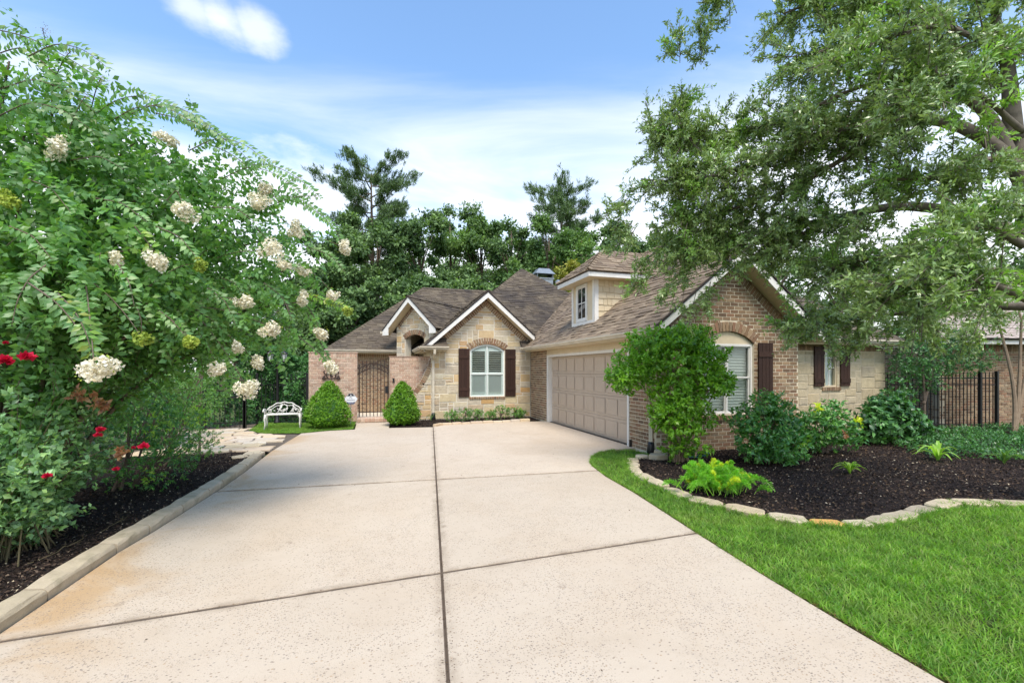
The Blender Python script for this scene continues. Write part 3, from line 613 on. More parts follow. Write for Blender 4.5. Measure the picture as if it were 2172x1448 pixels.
# ================================================================ house
house = thing('house', (5.4, 10, 0), 'brick and stone single-storey house with garage wing, dormer and brown shingle roofs', 'house')
BR, ST, SG, SH, SD = Pieces(), Pieces(), Pieces(), Pieces(), Pieces()
def sub(base, blocks):
    out = [base]
    for b in blocks:
        if b is None: continue
        nx = []
        for a in out:
            if b[1] <= a[0] or b[0] >= a[1]: nx.append(a); continue
            if b[0] > a[0]: nx.append((a[0], b[0]))
            if b[1] < a[1]: nx.append((b[1], a[1]))
        out = nx
    return [a for a in out if a[1]-a[0] > .03]
class Arch:                                                # opening with a segmental head
    def __init__(s, a, b, z0, zs, rise, ring=.21):
        s.a, s.b, s.z0, s.zs, s.rise, s.ring = a, b, z0, zs, rise, ring; w = (b-a)/2; s.c = (a+b)/2
        s.r = (w*w+rise*rise)/(2*rise); s.zc = zs+rise-s.r; s.ang = math.asin(w/s.r)
    def block(s, t, extra):
        if t < s.z0: return None
        if t <= s.zs: return (s.a, s.b)
        r_ = s.r+extra; dz = t-s.zc
        if dz >= r_: return None
        h = math.sqrt(r_*r_-dz*dz); mx = math.sin(s.ang)*r_
        # below the skewback the ring leans out
        h = min(h, mx, (t-s.zc)*math.tan(s.ang)+1e-3 if extra else h); h = max(h, s.b-s.c) if t < s.zs+s.rise and extra == 0 and False else h
        return (s.c-h, s.c+h)
    def inner(s, k=14): return [(s.c+s.r*math.sin(x), s.zc+s.r*math.cos(x)) for x in np.linspace(-s.ang, s.ang, k)]
    def voussoirs(s, P, fr, d0, d1, parent, n=None):
        n = n or max(9, round(2*s.ang*s.r/.082)); st = 2*s.ang/n
        for i in range(n):
            a0, a1 = -s.ang+i*st+.007/s.r, -s.ang+(i+1)*st-.007/s.r; r0, r1 = s.r+.004, s.r+s.ring
            P.add(fr, [(s.c+r_*math.sin(x), s.zc+r_*math.cos(x)) for r_, x in ((r0, a0), (r0, a1), (r1, a1), (r1, a0))], d0, d1, parent)
class Rect:
    def __init__(s, a, b, z0, z1): s.a, s.b, s.z0, s.z1 = a, b, z0, z1
    def block(s, t, extra): return (s.a, s.b) if s.z0 <= t <= s.z1 else None
def gable_span(s0, s1, sa, ta, k, inset=0.0):
    v = inset*math.sqrt(1+k*k)
    def f(t):
        h = (ta-v-t)/k
        return None if h <= .02 else (max(s0, sa-h), min(s1, sa+h))
    return f
def brick_wall(P, fr, z0, z1, span, opens, parent, hide=lambda s, t: False, course=.079, L=.205, d=(-.03, 0.0), skip=None):
    k = 0; z = z0
    while z < z1-.03:
        h = min(course, z1-z); t = z+h/2; b = span(t)
        if b:
            for a0, a1 in sub(b, [o.block(t, .215 if isinstance(o, Arch) else 0) for o in opens]):
                x = math.floor(a0/L)*L-(L/2 if k % 2 else 0)
                while x < a1:
                    p, q = max(x, a0), min(x+L, a1)
                    if q-p > .035:
                        j = .0075; e = random.uniform(-.003, .003)
                        P.add(fr, [(p+j, z+.007), (q-j, z+.007), (q-j, z+h-.007), (p+j, z+h-.007)], d[0], d[1]+round(e, 3), parent, hide((p+q)/2, t))
                    x += L
        z += course; k += 1
def backing(fr, z0, z1, span, opens, name, mat, parent=None, step=.079, d=-.007, thick=.12):
    m = MB(); z = z0; o, S, T, N = fr
    while z < z1-.01:
        h = min(step, z1-z); b = span(z+h/2)
        if b:
            for a0, a1 in sub(b, [q.block(z+h/2, .10 if isinstance(q, Arch) else 0) for q in opens]):
                m.prism(fr, [(a0, z), (a1, z), (a1, z+h), (a0, z+h)], d-thick, d)
        z += h
    return m.build(name, mat, parent)
def ashlar(P, fr, z0, z1, span, opens, parent, g_=.085, sizes=None, seed=1, rough=.008, dmax=.012):
    rnd = random.Random(seed); rows = int((z1-z0)/g_); s0, s1 = 1e9, -1e9
    for i in range(rows):
        b = span(z0+(i+.5)*g_)
        if b: s0, s1 = min(s0, b[0]), max(s1, b[1])
    cols = int((s1-s0)/g_)+1; free = np.zeros((rows, cols), bool)
    for i in range(rows):
        t = z0+(i+.5)*g_; b = span(t)
        if not b: continue
        for a0, a1 in sub(b, [o.block(t, .215 if isinstance(o, Arch) else 0) for o in opens]):
            for j in range(cols):
                c = s0+(j+.5)*g_
                if a0-g_*.25 <= c <= a1+g_*.25: free[i, j] = True
    sizes = sizes or [(2, 1), (3, 1), (4, 1), (3, 2), (4, 2), (5, 2), (2, 2), (6, 2), (3, 2), (5, 3), (4, 2), (3, 1)]
    for i in range(rows):
        j = 0
        while j < cols:
            if not free[i, j]: j += 1; continue
            w_, h_ = rnd.choice(sizes); w2 = 1
            while w2 < w_ and j+w2 < cols and free[i, j+w2]: w2 += 1
            if j+w2 < cols and free[i, j+w2] and not (j+w2+1 < cols and free[i, j+w2+1]): w2 += 1   # no one-cell leftovers
            h2 = 1
            while h2 < h_ and i+h2 < rows and free[i+h2, j:j+w2].all(): h2 += 1
            free[i:i+h2, j:j+w2] = False
            a, b = s0+j*g_+.010, s0+(j+w2)*g_-.010; c, e = z0+i*g_+.010, z0+(i+h2)*g_-.010
            sp_ = [span(tt) for tt in (c, e)]; 
            jt = lambda: rnd.uniform(-rough, rough)*.6
            P.add(fr, [(a+jt(), c+jt()), ((a+b)/2, c+jt()), (b+jt(), c+jt()), (b+jt(), e+jt()), ((a+b)/2, e+jt()), (a+jt(), e+jt())], -.03, round(rnd.uniform(-.004, dmax), 3), parent, ch=.009)
            j += w2
def rake_band(P, fr, sa, ta, k, hw, parent, ln=.20, wd=.082, d1=.004, start=0.0, sides=(-1, 1), hide=lambda s, t: False):
    c = 1/math.sqrt(1+k*k); n = int(hw/c/wd)
    for sd_ in sides:
        for i in range(int(start/wd), n):
            a0, a1 = i*wd+.007, (i+1)*wd-.007
            def pt(a, b): return (sa+sd_*(a*c-b*k*c), ta-a*k*c-b*c)   # a down the slope, b inward
            pl = [pt(a0, .004), pt(a1, .004), pt(a1, ln), pt(a0, ln)]
            pl = [(sa+sd_*max(0.004, sd_*(p[0]-sa)), p[1]) for p in pl]
            if sd_ > 0: pl = pl[::-1]
            P.add(fr, pl, -.03, d1, parent, hide(*np.mean(pl, 0)))
def soldier(P, fr, s0, s1, z0, z1, parent, wd=.082, d1=.004, hide=False):
    n = max(1, round((s1-s0)/wd)); w_ = (s1-s0)/n
    for i in range(n): P.add(fr, [(s0+i*w_+.007, z0), (s0+(i+1)*w_-.007, z0), (s0+(i+1)*w_-.007, z1), (s0+i*w_+.007, z1)], -.03, d1, parent, hide)
def slope(o, S, T, lo, hi, tmax, P, mat, name='roof_slope', hide=lambda s, t: False, expo=.145, wr=(.16, .34)):
    fr = frame(o, S, T); m = MB(); rows = int(tmax/expo)+1; par = None; todo = []
    for i in range(rows):
        t0, t1_ = i*expo, min((i+1)*expo, tmax)
        if t1_-t0 < .02: break
        a0, a1, b0, b1 = lo(t0), lo(t1_), hi(t0), hi(t1_)
        if b0-a0 < .02: continue
        b1 = max(b1, a1+.001)
        m.prism(fr, [(a0, t0), (b0, t0), (b1, t1_), (a1, t1_)], -.04, 0.0)
        x = a0-random.random()*.3 if a0 < a1 else min(a0, a1)-random.random()*.3
        end = max(b0, b1)
        while x < end:
            w_ = random.uniform(*wr); L0, L1, R0, R1 = max(x, a0), max(x, a1), min(x+w_, b0), min(x+w_, b1)
            if R0-L0 > .02 or R1-L1 > .02:
                R0, R1 = max(R0, L0+.002), max(R1, L1+.002)
                todo.append(([(L0+.002, t0-.012), (R0-.001, t0-.012), (R1-.001, t1_), (L1+.002, t1_)], random.choice((.012, .014, .024, .03)), hide(x, t0)))
            x += w_
    par = m.build(name, 'roof_felt', house)
    for pl, th, h in todo: P.add(fr, pl, 0.0, round(th+.006, 3), par, h, .003, th*.75)
    return par
def caps(parent_, p, q, mat='shingle', wd=.13, drop=.09, step=.17, name='ridge_cap'):
    p, q = np.array(p, float), np.array(q, float); d = unit((q-p)[None])[0]; s_ = unit(np.cross(d, (0, 0, 1.))[None])[0]; n = max(1, int(np.linalg.norm(q-p)/step)); m = MB()
    up = np.cross(s_, d)
    for i in range(n):
        a = p+(q-p)*i/n; b = p+(q-p)*(i+1.12)/n; za, zb = .045, .022
        V = []
        for c, z in ((a, za), (b, zb)): V += [c+s_*wd+up*(z-drop), c+up*(z+.012), c-s_*wd+up*(z-drop)]
        V += [v-up*.02 for v in V[:3]]
        m.add(V, [(0, 1, 4, 3), (1, 2, 5, 4), (0, 6, 7, 1), (1, 7, 8, 2)])
    return m.build(name, mat, parent_)
def rake(fr, sa, ta, hl, hr, k, dout, h=.15, chop=.0, soffit='cream_trim'):
    o, S, T, N = fr; q = math.sqrt(1+k*k); fv = h*q
    for sd_, hw in ((-1, hl), (1, hr)):
        if hw <= 0: continue
        t0, tb = ta-.03, ta-.03-k*hw
        pl = [(sa, t0), (sa+sd_*hw, tb), (sa+sd_*hw, tb-fv*.9), (sa, t0-fv)]
        if chop: pl = [(sa, t0), (sa+sd_*hw, tb), (sa+sd_*hw, tb-fv*.9), (sa+sd_*(hw-chop), tb-fv*.9), (sa+sd_*(hw-chop), t0-fv-k*(hw-chop)), (sa, t0-fv)]
        if sd_ > 0: pl = pl[::-1]
        MB().prism(fr, pl, dout-.03, dout).build('rake_board', 'white_trim', house)
        pl = [(sa, t0-fv*.72), (sa+sd_*hw, tb-fv*.72), (sa+sd_*hw, tb-fv*.9), (sa, t0-fv*.9)]
        if sd_ > 0: pl = pl[::-1]
        MB().prism(fr, pl, -.02, dout-.031).build('soffit', soffit, house)
        pl = [(sa, t0+.004), (sa, t0+.045), (sa+sd_*(hw+.03), tb+.045-k*.03), (sa+sd_*(hw+.03), tb+.004-k*.03)]
        MB().prism(fr, pl, dout-.06, dout+.025).build('drip_edge', 'roof_felt', house)
def gutter(p, q, inward, name='gutter', size=.11):
    p, q, inw = np.array(p, float), np.array(q, float), np.array(inward, float); s_ = size
    prof = [(0, 0), (0, -s_*.9), (-s_*.55, -s_*.9), (-s_*.75, -s_*.55), (-s_, -s_*.3), (-s_, 0), (-s_+.012, 0), (-s_+.014, -.03), (-.012, -.03), (-.012, 0)]
    m = MB(); n = len(prof); V = [a+inw*x+np.array([0, 0, z]) for a in (p, q) for x, z in prof]
    m.add(V, [(i, (i+1) % n, (i+1) % n+n, i+n) for i in range(n)]+[tuple(range(n))[::-1], tuple(range(n, 2*n))]); return m.build(name, 'gutter', house)

KR = .8; cph = 1/math.sqrt(1+KR*KR); EZ = 2.5
# ---- garage gable (brick)
VG = 7.85; frG = frame((0, VG, 0), (1, 0, 0)); APG, UG = 4.06, 7.28
win = Arch(6.56, 7.90, .74, 2.28, .25)
spanG = gable_span(5.42, 9.15, UG, APG, KR)
hideG = lambda s, t: (s < 6.62 and t < 2.62) or (s > 7.75 and t < .95) or t < .12
wG = backing(frG, -.1, 4.0, gable_span(5.42, 9.15, UG, APG, KR, .04), [win], 'gable_wall', 'mortar', house)
brick_wall(BR, frG, 0, 4.0, gable_span(5.42, 9.15, UG, APG, KR, .205), [win, Rect(6.5, 7.96, .64, .735)], wG, hideG)
rake_band(BR, frG, UG, APG, KR, 1.80, wG, hide=lambda s, t: s < 6.6)
win.voussoirs(BR, frG, -.03, .006, wG)
soldier(BR, frG, 6.5, 7.96, .64, .735, wG, d1=.035)
rake(frG, UG, EZ+KR*(UG-5.07), UG-5.10, 9.46-UG, KR, .40)
def shutter(fr, a, b, z0, z1, boards=4, bat=True):
    o, S, T, N = fr; sh = MB().prism(fr, [(a+.01, z0+.01), (b-.01, z0+.01), (b-.01, z1-.01), (a+.01, z1-.01)], .006, .018).build('shutter', 'shutter_wood', house)
    w_ = (b-a)/boards
    for i in range(boards): MB().prism(fr, [(a+i*w_+.004, z0), (a+(i+1)*w_-.004, z0), (a+(i+1)*w_-.004, z1), (a+i*w_+.004, z1)], .0185, .04).build('board', 'shutter_wood', sh)
    if bat:
        for z in (z0+.2*(z1-z0)-.12, z1-.2*(z1-z0)): MB().prism(fr, [(a+.002, z), (b-.002, z), (b-.002, z+.11), (a+.002, z+.11)], .0405, .056).build('batten', 'shutter_wood', sh)
shutter(frG, 7.99, 8.39, .76, 2.30); shutter(frG, 6.07, 6.47, .76, 2.30)
def box_frame(fr, a, b, z0, z1, w_, d0, d1, name, mat, parent):
    m = MB()
    for pl in ([(a, z0), (b, z0), (b, z0+w_), (a, z0+w_)], [(a, z1-w_), (b, z1-w_), (b, z1), (a, z1)], [(a, z0+w_), (a+w_, z0+w_), (a+w_, z1-w_), (a, z1-w_)], [(b-w_, z0+w_), (b, z0+w_), (b, z1-w_), (b-w_, z1-w_)]): m.prism(fr, pl, d0, d1)
    return m.build(name, mat, parent)
def slats(fr, a, b, z0, z1, n, parent, mat='blind', tilt=.6, d=-.13, wd=.05, name='slat'):
    me = None; o, S, T, N = fr
    for i in range(n):
        z = z0+(z1-z0)*(i+.5)/n; ct, st_ = math.cos(tilt)*wd/2, math.sin(tilt)*wd/2
        if me is None:
            V = [(x, y, z_) for x in (-(b-a)/2, (b-a)/2) for y, z_ in ((-st_-.002, -ct), (-st_+.002, -ct), (st_+.002, ct), (st_-.002, ct))]
            me = mesh(name, V, [(0, 1, 2, 3), (7, 6, 5, 4), (0, 4, 5, 1), (1, 5, 6, 2), (2, 6, 7, 3), (3, 7, 4, 0)], mat)
        ob = bpy.data.objects.new(name, me); COL.objects.link(ob); ob.parent = parent; M = fmat(fr, ((a+b)/2, z)); M.translation += Vector(N*d); ob.matrix_basis = M
# gable window: frame, arched head panel, sashes, glass, blinds
m = MB(); inn = win.inner(); m.prism(frG, inn+[(win.b, win.zs-.02), (win.a, win.zs-.02)], -.09, -.05); wf = m.build('window', 'cream_trim', house)
box_frame(frG, win.a, win.b, .74, 2.27, .05, -.12, -.045, 'frame', 'white_trim', wf)
for a, b in ((6.61, 7.215), (7.245, 7.85)): 
    box_frame(frG, a, b, 1.53, 2.22, .028, -.105, -.07, 'sash', 'white_trim', wf); box_frame(frG, a, b, .79, 1.56, .028, -.13, -.085, 'sash', 'white_trim', wf)
MB().prism(frG, [(7.214, .79), (7.246, .79), (7.246, 2.22), (7.214, 2.22)], -.11, -.066).build('mullion', 'white_trim', wf)
MB().prism(frG, [(6.62, .8), (7.84, .8), (7.84, 2.2), (6.62, 2.2)], -.112, -.108).build('pane', 'clear_glass', wf)
slats(frG, 6.62, 7.84, .80, 2.2, 22, wf, d=-.165, tilt=.85, wd=.062)
MB().prism(frG, [(6.5, .6), (8.0, .6), (8.0, 2.6), (6.5, 2.6)], -.24, -.21).build('blind_back', 'blind', wf)
# ---- garage side wall and door
UW = 5.42; frS = frame((UW, 0, 0), (0, -1, 0)); door = Rect(-13.92, -8.86, -.2, 2.42)
wS = backing(frS, -.1, 2.42, lambda t: (-15.6, -13.92), [], 'garage_wall', 'mortar', house); wS2 = backing(frS, -.1, 2.42, lambda t: (-8.86, -7.85), [], 'garage_wall', 'mortar', house)
brick_wall(BR, frS, 0, 2.42, lambda t: (-15.6, -13.92), [], wS, lambda s, t: t < .04); brick_wall(BR, frS, 0, 2.42, lambda t: (-8.86, -7.862), [], wS2, lambda s, t: t > 1.1 or t < .04)
tr = MB(); 
for a, b, c, e, dd, mm in ((-13.92, -13.80, 0, 2.13, .012, 'white_trim'), (-8.93, -8.86, 0, 2.13, .012, 'white_trim'), (-13.92, -8.86, 2.131, 2.20, .014, 'white_trim'), (-13.92, -8.86, 2.201, 2.40, .010, 'cream_trim')): MB().prism(frS, [(a, c), (b, c), (b, e), (a, e)], -.16, dd).build('door_casing', mm, house)
gd = MB()
for i in range(4): gd.prism(frS, [(-13.80, .01+i*.53), (-8.93, .01+i*.53), (-8.93, .533+i*.53), (-13.80, .533+i*.53)], -.19, -.13)
gdo = gd.build('garage_door', 'garage_paint', house); me = None
for i in range(4):
    for j in range(8):
        cw = 4.87/8; w2, h2 = cw/2-.045, .53/2-.075
        if me is None:
            V = []
            for x, z in ((0, 0), (.012, -.006), (.022, -.006), (.06, -.001)): V += [(-w2+x, -h2+x, z), (w2-x, -h2+x, z), (w2-x, h2-x, z), (-w2+x, h2-x, z)]
            me = mesh('panel', V, [(k*4+a, k*4+(a+1) % 4, (k+1)*4+(a+1) % 4, (k+1)*4+a) for k in range(3) for a in range(4)]+[(12, 13, 14, 15)], 'garage_paint')
        ob = bpy.data.objects.new('panel', me); COL.objects.link(ob); ob.parent = gdo; M = fmat(frS, (-13.80+(j+.5)*cw, .27+i*.53)); M.translation += Vector(frS[3]*-.117); ob.matrix_basis = M
MB().box((5.45, 8.95, -.02), (5.62, 13.78, .012)).build('door_seal', 'black_plastic', gdo)
# eave of the garage
MB().box((5.09, 7.47, 2.36), (5.44, 15.2, 2.385)).build('soffit', 'cream_trim', house)
MB().box((5.075, 7.47, 2.37), (5.10, 15.2, 2.52)).build('fascia', 'cream_trim', house)
gutter((5.073, 7.40, 2.50), (5.073, 15.1, 2.50), (1, 0, 0))
gutter((5.0, 7.43, 2.50), (5.75, 7.43, 2.50), (0, 1, 0)); MB().box((5.05, 7.44, 2.38), (5.8, 7.86, 2.43)).build('eave_return', 'cream_trim', house)
m = MB(); m.add([(5.05, 7.44, 2.47), (5.8, 7.44, 2.47), (5.75, 7.84, 2.62), (5.35, 7.84, 2.62)], [(0, 1, 2, 3)]); m.build('return_flashing', 'roof_felt', house)
def downspout(path, foot=True, w_=.075):
    m = MB()
    for p, q in zip(path[:-1], path[1:]): m.bar(p, q, w_, .055)
    o = m.build('downspout', 'gutter', house)
    if foot: x, y, z = path[-1]; MB().lathe((x, y, -.02), [(.075, 0), (.085, .06), (.07, .2), (.055, .26)], 10).build('drain_boot', 'black_plastic', o, True)
downspout([(5.03, 7.52, 2.42), (5.34, 7.93, 2.22), (5.37, 7.95, .22)])
MB().box((5.38, 8.75, -.01), (5.55, 8.8, .16)).build('door_stop', 'black_plastic', house)
# ---- garage roofs
uu = lambda t: 5.07+t*cph
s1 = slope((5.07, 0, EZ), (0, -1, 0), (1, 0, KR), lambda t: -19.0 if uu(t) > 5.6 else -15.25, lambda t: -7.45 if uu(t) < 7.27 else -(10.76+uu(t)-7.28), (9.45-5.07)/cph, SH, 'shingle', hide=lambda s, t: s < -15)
slope((9.49, 0, EZ), (0, 1, 0), (-1, 0, KR), lambda t: 7.45, lambda t: 8.75+t*cph, (9.49-7.28)/cph, SD, 'shingle_dark', hide=lambda s, t: True)
slope((0, 8.55, EZ), (1, 0, 0), (0, 1, KR), lambda t: max(5.2+t*cph, 5.2), lambda t: 13.8-t*cph, 4.36/cph, SD, 'shingle_dark', hide=lambda s, t: True)
caps(house, (7.28, 7.45, 4.27), (7.28, 10.7, 4.27)); caps(house, (7.28, 10.76, 4.27), (9.45, 12.93, 6.0)); caps(house, (9.45, 12.93, 6.0), (9.45, 19, 6.0))
# ---- dormer
FU, V0, V1 = 5.70, 11.05, 12.52; frD = frame((FU, 0, 0), (0, -1, 0)); frN = frame((0, V0, 0), (1, 0, 0))
dm = MB().prism(frD, [(-V1, 2.9), (-V0, 2.9), (-V0, 4.2), (-V1, 4.2)], -.6, -.001)
dm.prism(frN, [(FU, 2.9), (6.0, 2.9), (7.4, 4.2), (FU, 4.2)], -1.47, -.02); dw = dm.build('dormer', 'cream_trim', house)
for a, b in ((-V1, -V1+.11), (-V0-.11, -V0+.012)): MB().prism(frD, [(a, 2.95), (b, 2.95), (b, 4.2), (a, 4.2)], 0, .022).build('corner_board', 'white_trim', dw)
MB().prism(frN, [(FU-.022, 2.97), (FU+.10, 3.0), (FU+.10, 4.2), (FU-.022, 4.2)], 0, .022).build('corner_board', 'white_trim', dw)
MB().prism(frD, [(-V1+.11, 2.96), (-V0-.11, 2.96), (-V0-.11, 3.09), (-V1+.11, 3.09)], 0, .03).build('apron', 'white_trim', dw)
MB().prism(frD, [(-V1-.02, 2.88), (-V0+.03, 2.88), (-V0+.03, 2.965), (-V1-.02, 2.965)], 0.0, .04).build('flashing', 'roof_felt', dw)
wfr = box_frame(frD, -12.20, -11.50, 3.10, 4.17, .075, 0, .03, 'window', 'white_trim', house)
box_frame(frD, -12.125, -11.575, 3.175, 4.095, .03, -.02, .018, 'sash', 'white_trim', wfr)
MB().prism(frD, [(-12.11, 3.19), (-11.59, 3.19), (-11.59, 4.08), (-12.11, 4.08)], 0, .004).build('pane', 'window_glass', wfr)
MB().prism(frD, [(-11.862, 3.2), (-11.838, 3.2), (-11.838, 4.07), (-11.862, 4.07)], .004, .016).build('muntin', 'white_trim', wfr)
MB().prism(frD, [(-12.1, 3.625), (-11.6, 3.625), (-11.6, 3.65), (-12.1, 3.65)], .004, .015).build('muntin', 'white_trim', wfr)
SK = Pieces(); row = 0; z = 2.98                          # shake siding on the near cheek
while z < 4.18:
    x = FU+.10; zr = lambda u: 2.5+.8*(u-5.07)+.03
    while True:
        wd = random.uniform(.12, .26); xe = x+wd
        if zr(x) > z+.17: break
        jz = random.uniform(-.018, .012); pl = [(x+.003, max(z+jz, zr(x)-.1)), (xe-.003, max(z+jz, min(zr(xe)-.1, z+.14))), (xe-.003, min(4.19, z+.185)), (x+.003, min(4.19, z+.185))]
        SK.add(frN, pl, -.02, .026, dw, tilt=.02); x = xe
    z += .172; row += 1
SK.build('shake', 'shake', 'shakes')
e0, e1, eu = V0-.33, V1+.33, FU-.35
sf = MB(); sf.box((eu+.02, e0+.02, 4.185), (7.35, e1-.02, 4.205)); sf.build('dormer_soffit', 'cream_trim', house)
MB().box((eu, e0, 4.19), (eu+.025, e1, 4.35)).build('fascia', 'white_trim', house)
MB().box((eu+.026, e0, 4.19), (7.4, e0+.025, 4.35)).build('fascia', 'white_trim', house)
MB().box((eu+.026, e1-.025, 4.19), (7.4, e1, 4.35)).build('fascia', 'white_trim', house)
hs = (e1-e0)/2; vm = (e0+e1)/2; kd_ = .82/hs; cd = 1/math.sqrt(1+kd_*kd_)
slope((0, e0-.03, 4.34), (1, 0, 0), (0, 1, kd_), lambda t: eu-.03+t*cd*.9, lambda t: 7.45+t*cd, hs/cd, SH, 'shingle')
slope((0, e1+.03, 4.34), (-1, 0, 0), (0, -1, kd_), lambda t: -(7.45+t*cd), lambda t: -(eu-.03+t*cd*.9), hs/cd, SH, 'shingle', hide=lambda s, t: True)
k9 = kd_/.9; c9 = 1/math.sqrt(1+k9*k9)
slope((eu-.03, 0, 4.34), (0, -1, 0), (1, 0, k9), lambda t: -(e1+.03-t*c9/.9), lambda t: -(e0-.03+t*c9/.9), hs*.9/c9, SH, 'shingle')
rz = 4.34+.83; caps(house, (eu+hs*.9, vm, rz), (8.5, vm, rz)); caps(house, (eu-.02, e0-.02, 4.35), (eu+hs*.9, vm, rz), wd=.09, drop=.05); caps(house, (eu-.02, e1+.02, 4.35), (eu+hs*.9, vm, rz), wd=.09, drop=.05)
# ---- stone side wing right of the gable
frW = frame((0, 8.9, 0), (1, 0, 0)); sw = Rect(11.27, 11.72, 1.26, 2.30)
wW = backing(frW, -.1, 2.42, lambda t: (9.0, 13.44), [sw], 'stone_wing_wall', 'mortar_dark', house)
ashlar(SG, frW, 0, 2.21, lambda t: (9.6, 13.44), [sw, Rect(11.17, 11.82, 1.16, 1.26)], wW, g_=.10, sizes=[(4, 2), (5, 2), (3, 2), (5, 3), (4, 3), (6, 3), (3, 3), (4, 2)], seed=5)
soldier(BR, frW, 9.2, 11.25, 2.215, 2.40, wW, hide=True); soldier(BR, frW, 11.74, 13.43, 2.215, 2.40, wW, hide=True); soldier(BR, frW, 11.17, 11.82, 1.165, 1.255, wW, d1=.035, hide=True)
shutter(frW, 10.88, 11.22, 1.28, 2.32, 3); shutter(frW, 11.80, 12.14, 1.28, 2.32, 3)
wf = box_frame(frW, 11.27, 11.72, 1.26, 2.30, .04, -.10, -.02, 'window', 'cream_trim', house)
MB().prism(frW, [(11.30, 1.29), (11.69, 1.29), (11.69, 2.27), (11.30, 2.27)], -.075, -.07).build('pane', 'clear_glass', wf)
MB().prism(frW, [(11.484, 1.3), (11.506, 1.3), (11.506, 2.26), (11.484, 2.26)], -.069, -.05).build('mullion', 'white_trim', wf); MB().prism(frW, [(11.31, 1.76), (11.68, 1.76), (11.68, 1.78), (11.31, 1.78)], -.069, -.055).build('mullion', 'white_trim', wf)
MB().prism(frW, [(11.2, 1.2), (11.8, 1.2), (11.8, 2.4), (11.2, 2.4)], -.16, -.14).build('blind_back', 'blind', wf)
MB().box((13.30, 8.92, -.1), (13.43, 13, 2.42)).build('end_wall', 'stone_grey', house)
MB().box((9.2, 8.57, 2.36), (13.8, 8.92, 2.385)).build('soffit', 'cream_trim', house); MB().box((9.3, 8.555, 2.37), (13.82, 8.58, 2.52)).build('fascia', 'cream_trim', house)
gutter((9.5, 8.553, 2.5), (13.85, 8.553, 2.5), (0, 1, 0))
# ---- front stone wing with arched window
VF = 15.6; frF = frame((0, VF, 0), (1, 0, 0)); UF, APF, KF = 3.72, 4.24, .88
fw = Arch(3.16, 4.42, .76, 2.40, .22, .24)
wF = backing(frF, -.1, 4.2, gable_span(1.79, 5.42, UF, APF, KF, .04), [fw], 'front_wing_wall', 'mortar_stone', house)
ashlar(ST, frF, 0, 4.1, gable_span(1.79, 5.42, UF, APF, KF, .20), [fw, Rect(3.12, 4.46, .67, .76)], wF, g_=.098, seed=3, sizes=[(4, 2), (5, 2), (6, 3), (5, 3), (3, 2), (4, 1), (6, 2), (4, 3), (3, 1), (5, 2)])
rake_band(BR, frF, UF, APF, KF, 1.62, wF); fw.voussoirs(BR, frF, -.03, .006, wF); soldier(BR, frF, 3.13, 4.45, .675, .755, wF, d1=.03)
rake(frF, UF, 4.47, 2.2, 1.72, KF, .40, h=.15)
shutter(frF, 2.74, 3.14, .76, 2.46); shutter(frF, 4.44, 4.84, .76, 2.46)
m = MB(); inn = fw.inner(16)
outer = inn+[(fw.b, fw.z0), (fw.a, fw.z0)]
shr = [(fw.c+(p[0]-fw.c)*.93, (1.6+(p[1]-1.6)*.955)) for p in outer]; n = len(outer); o, S, T, N = frF
V = [o+S*p[0]+T*p[1]+N*d_ for d_ in (-.10, -.035) for p in outer]+[o+S*p[0]+T*p[1]+N*d_ for d_ in (-.10, -.035) for p in shr]
m.add(V, [(n+i, n+(i+1) % n, 3*n+(i+1) % n, 3*n+i) for i in range(n)]+[(2*n+i, 3*n+i, 3*n+(i+1) % n, 2*n+(i+1) % n) for i in range(n)]+[(i, (i+1) % n, n+(i+1) % n, n+i) for i in range(n)])
wf = m.build('window', 'louvre', house)
MB().prism(frF, [(3.77, .8), (3.81, .8), (3.81, 2.6), (3.77, 2.6)], -.10, -.045).build('mullion', 'louvre', wf); MB().prism(frF, [(3.18, 1.55), (4.40, 1.55), (4.40, 1.60), (3.18, 1.60)], -.10, -.047).build('rail', 'louvre', wf)
for a, b in ((3.205, 3.765), (3.815, 4.375)):
    slats(frF, a+.04, b-.04, 1.66, 2.36, 9, wf, 'louvre', .45, -.10, .075, 'louvre'); slats(frF, a+.04, b-.04, .86, 1.52, 9, wf, 'louvre', 1.15, -.10, .082, 'louvre')
    box_frame(frF, a, b, .80, 1.56, .045, -.13, -.07, 'leaf_frame', 'louvre', wf); box_frame(frF, a, b, 1.59, 2.42, .045, -.13, -.07, 'leaf_frame', 'louvre', wf)
MB().prism(frF, inn+[(fw.b, 2.38), (fw.a, 2.38)], -.135, -.09).build('arch_panel', 'louvre', wf)
MB().prism(frF, [(3.0, .6), (4.6, .6), (4.6, 2.8), (3.0, 2.8)], -.42, -.40).build('room_dark', 'interior', wf)
MB().prism(frF, outer, -.062, -.060).build('pane', 'clear_glass', wf)
MB().box((1.80, 15.73, -.1), (1.95, 18.6, 2.45)).build('side_wall', 'mortar', house)
slope((1.5, 0, 2.52), (0, -1, 0), (1, 0, KF), lambda t: -19.2, lambda t: -15.2, 2.22*math.sqrt(1+KF*KF), SD, 'shingle_dark', hide=lambda s, t: True)
slope((5.94, 0, 2.52), (0, 1, 0), (-1, 0, KF), lambda t: 15.2 if t > .7 else 15.65, lambda t: 17.9, 2.22*math.sqrt(1+KF*KF), SD, 'shingle_dark', hide=lambda s, t: True)
caps(house, (3.72, 15.2, 4.47), (3.72, 17.7, 4.47), 'shingle_dark')
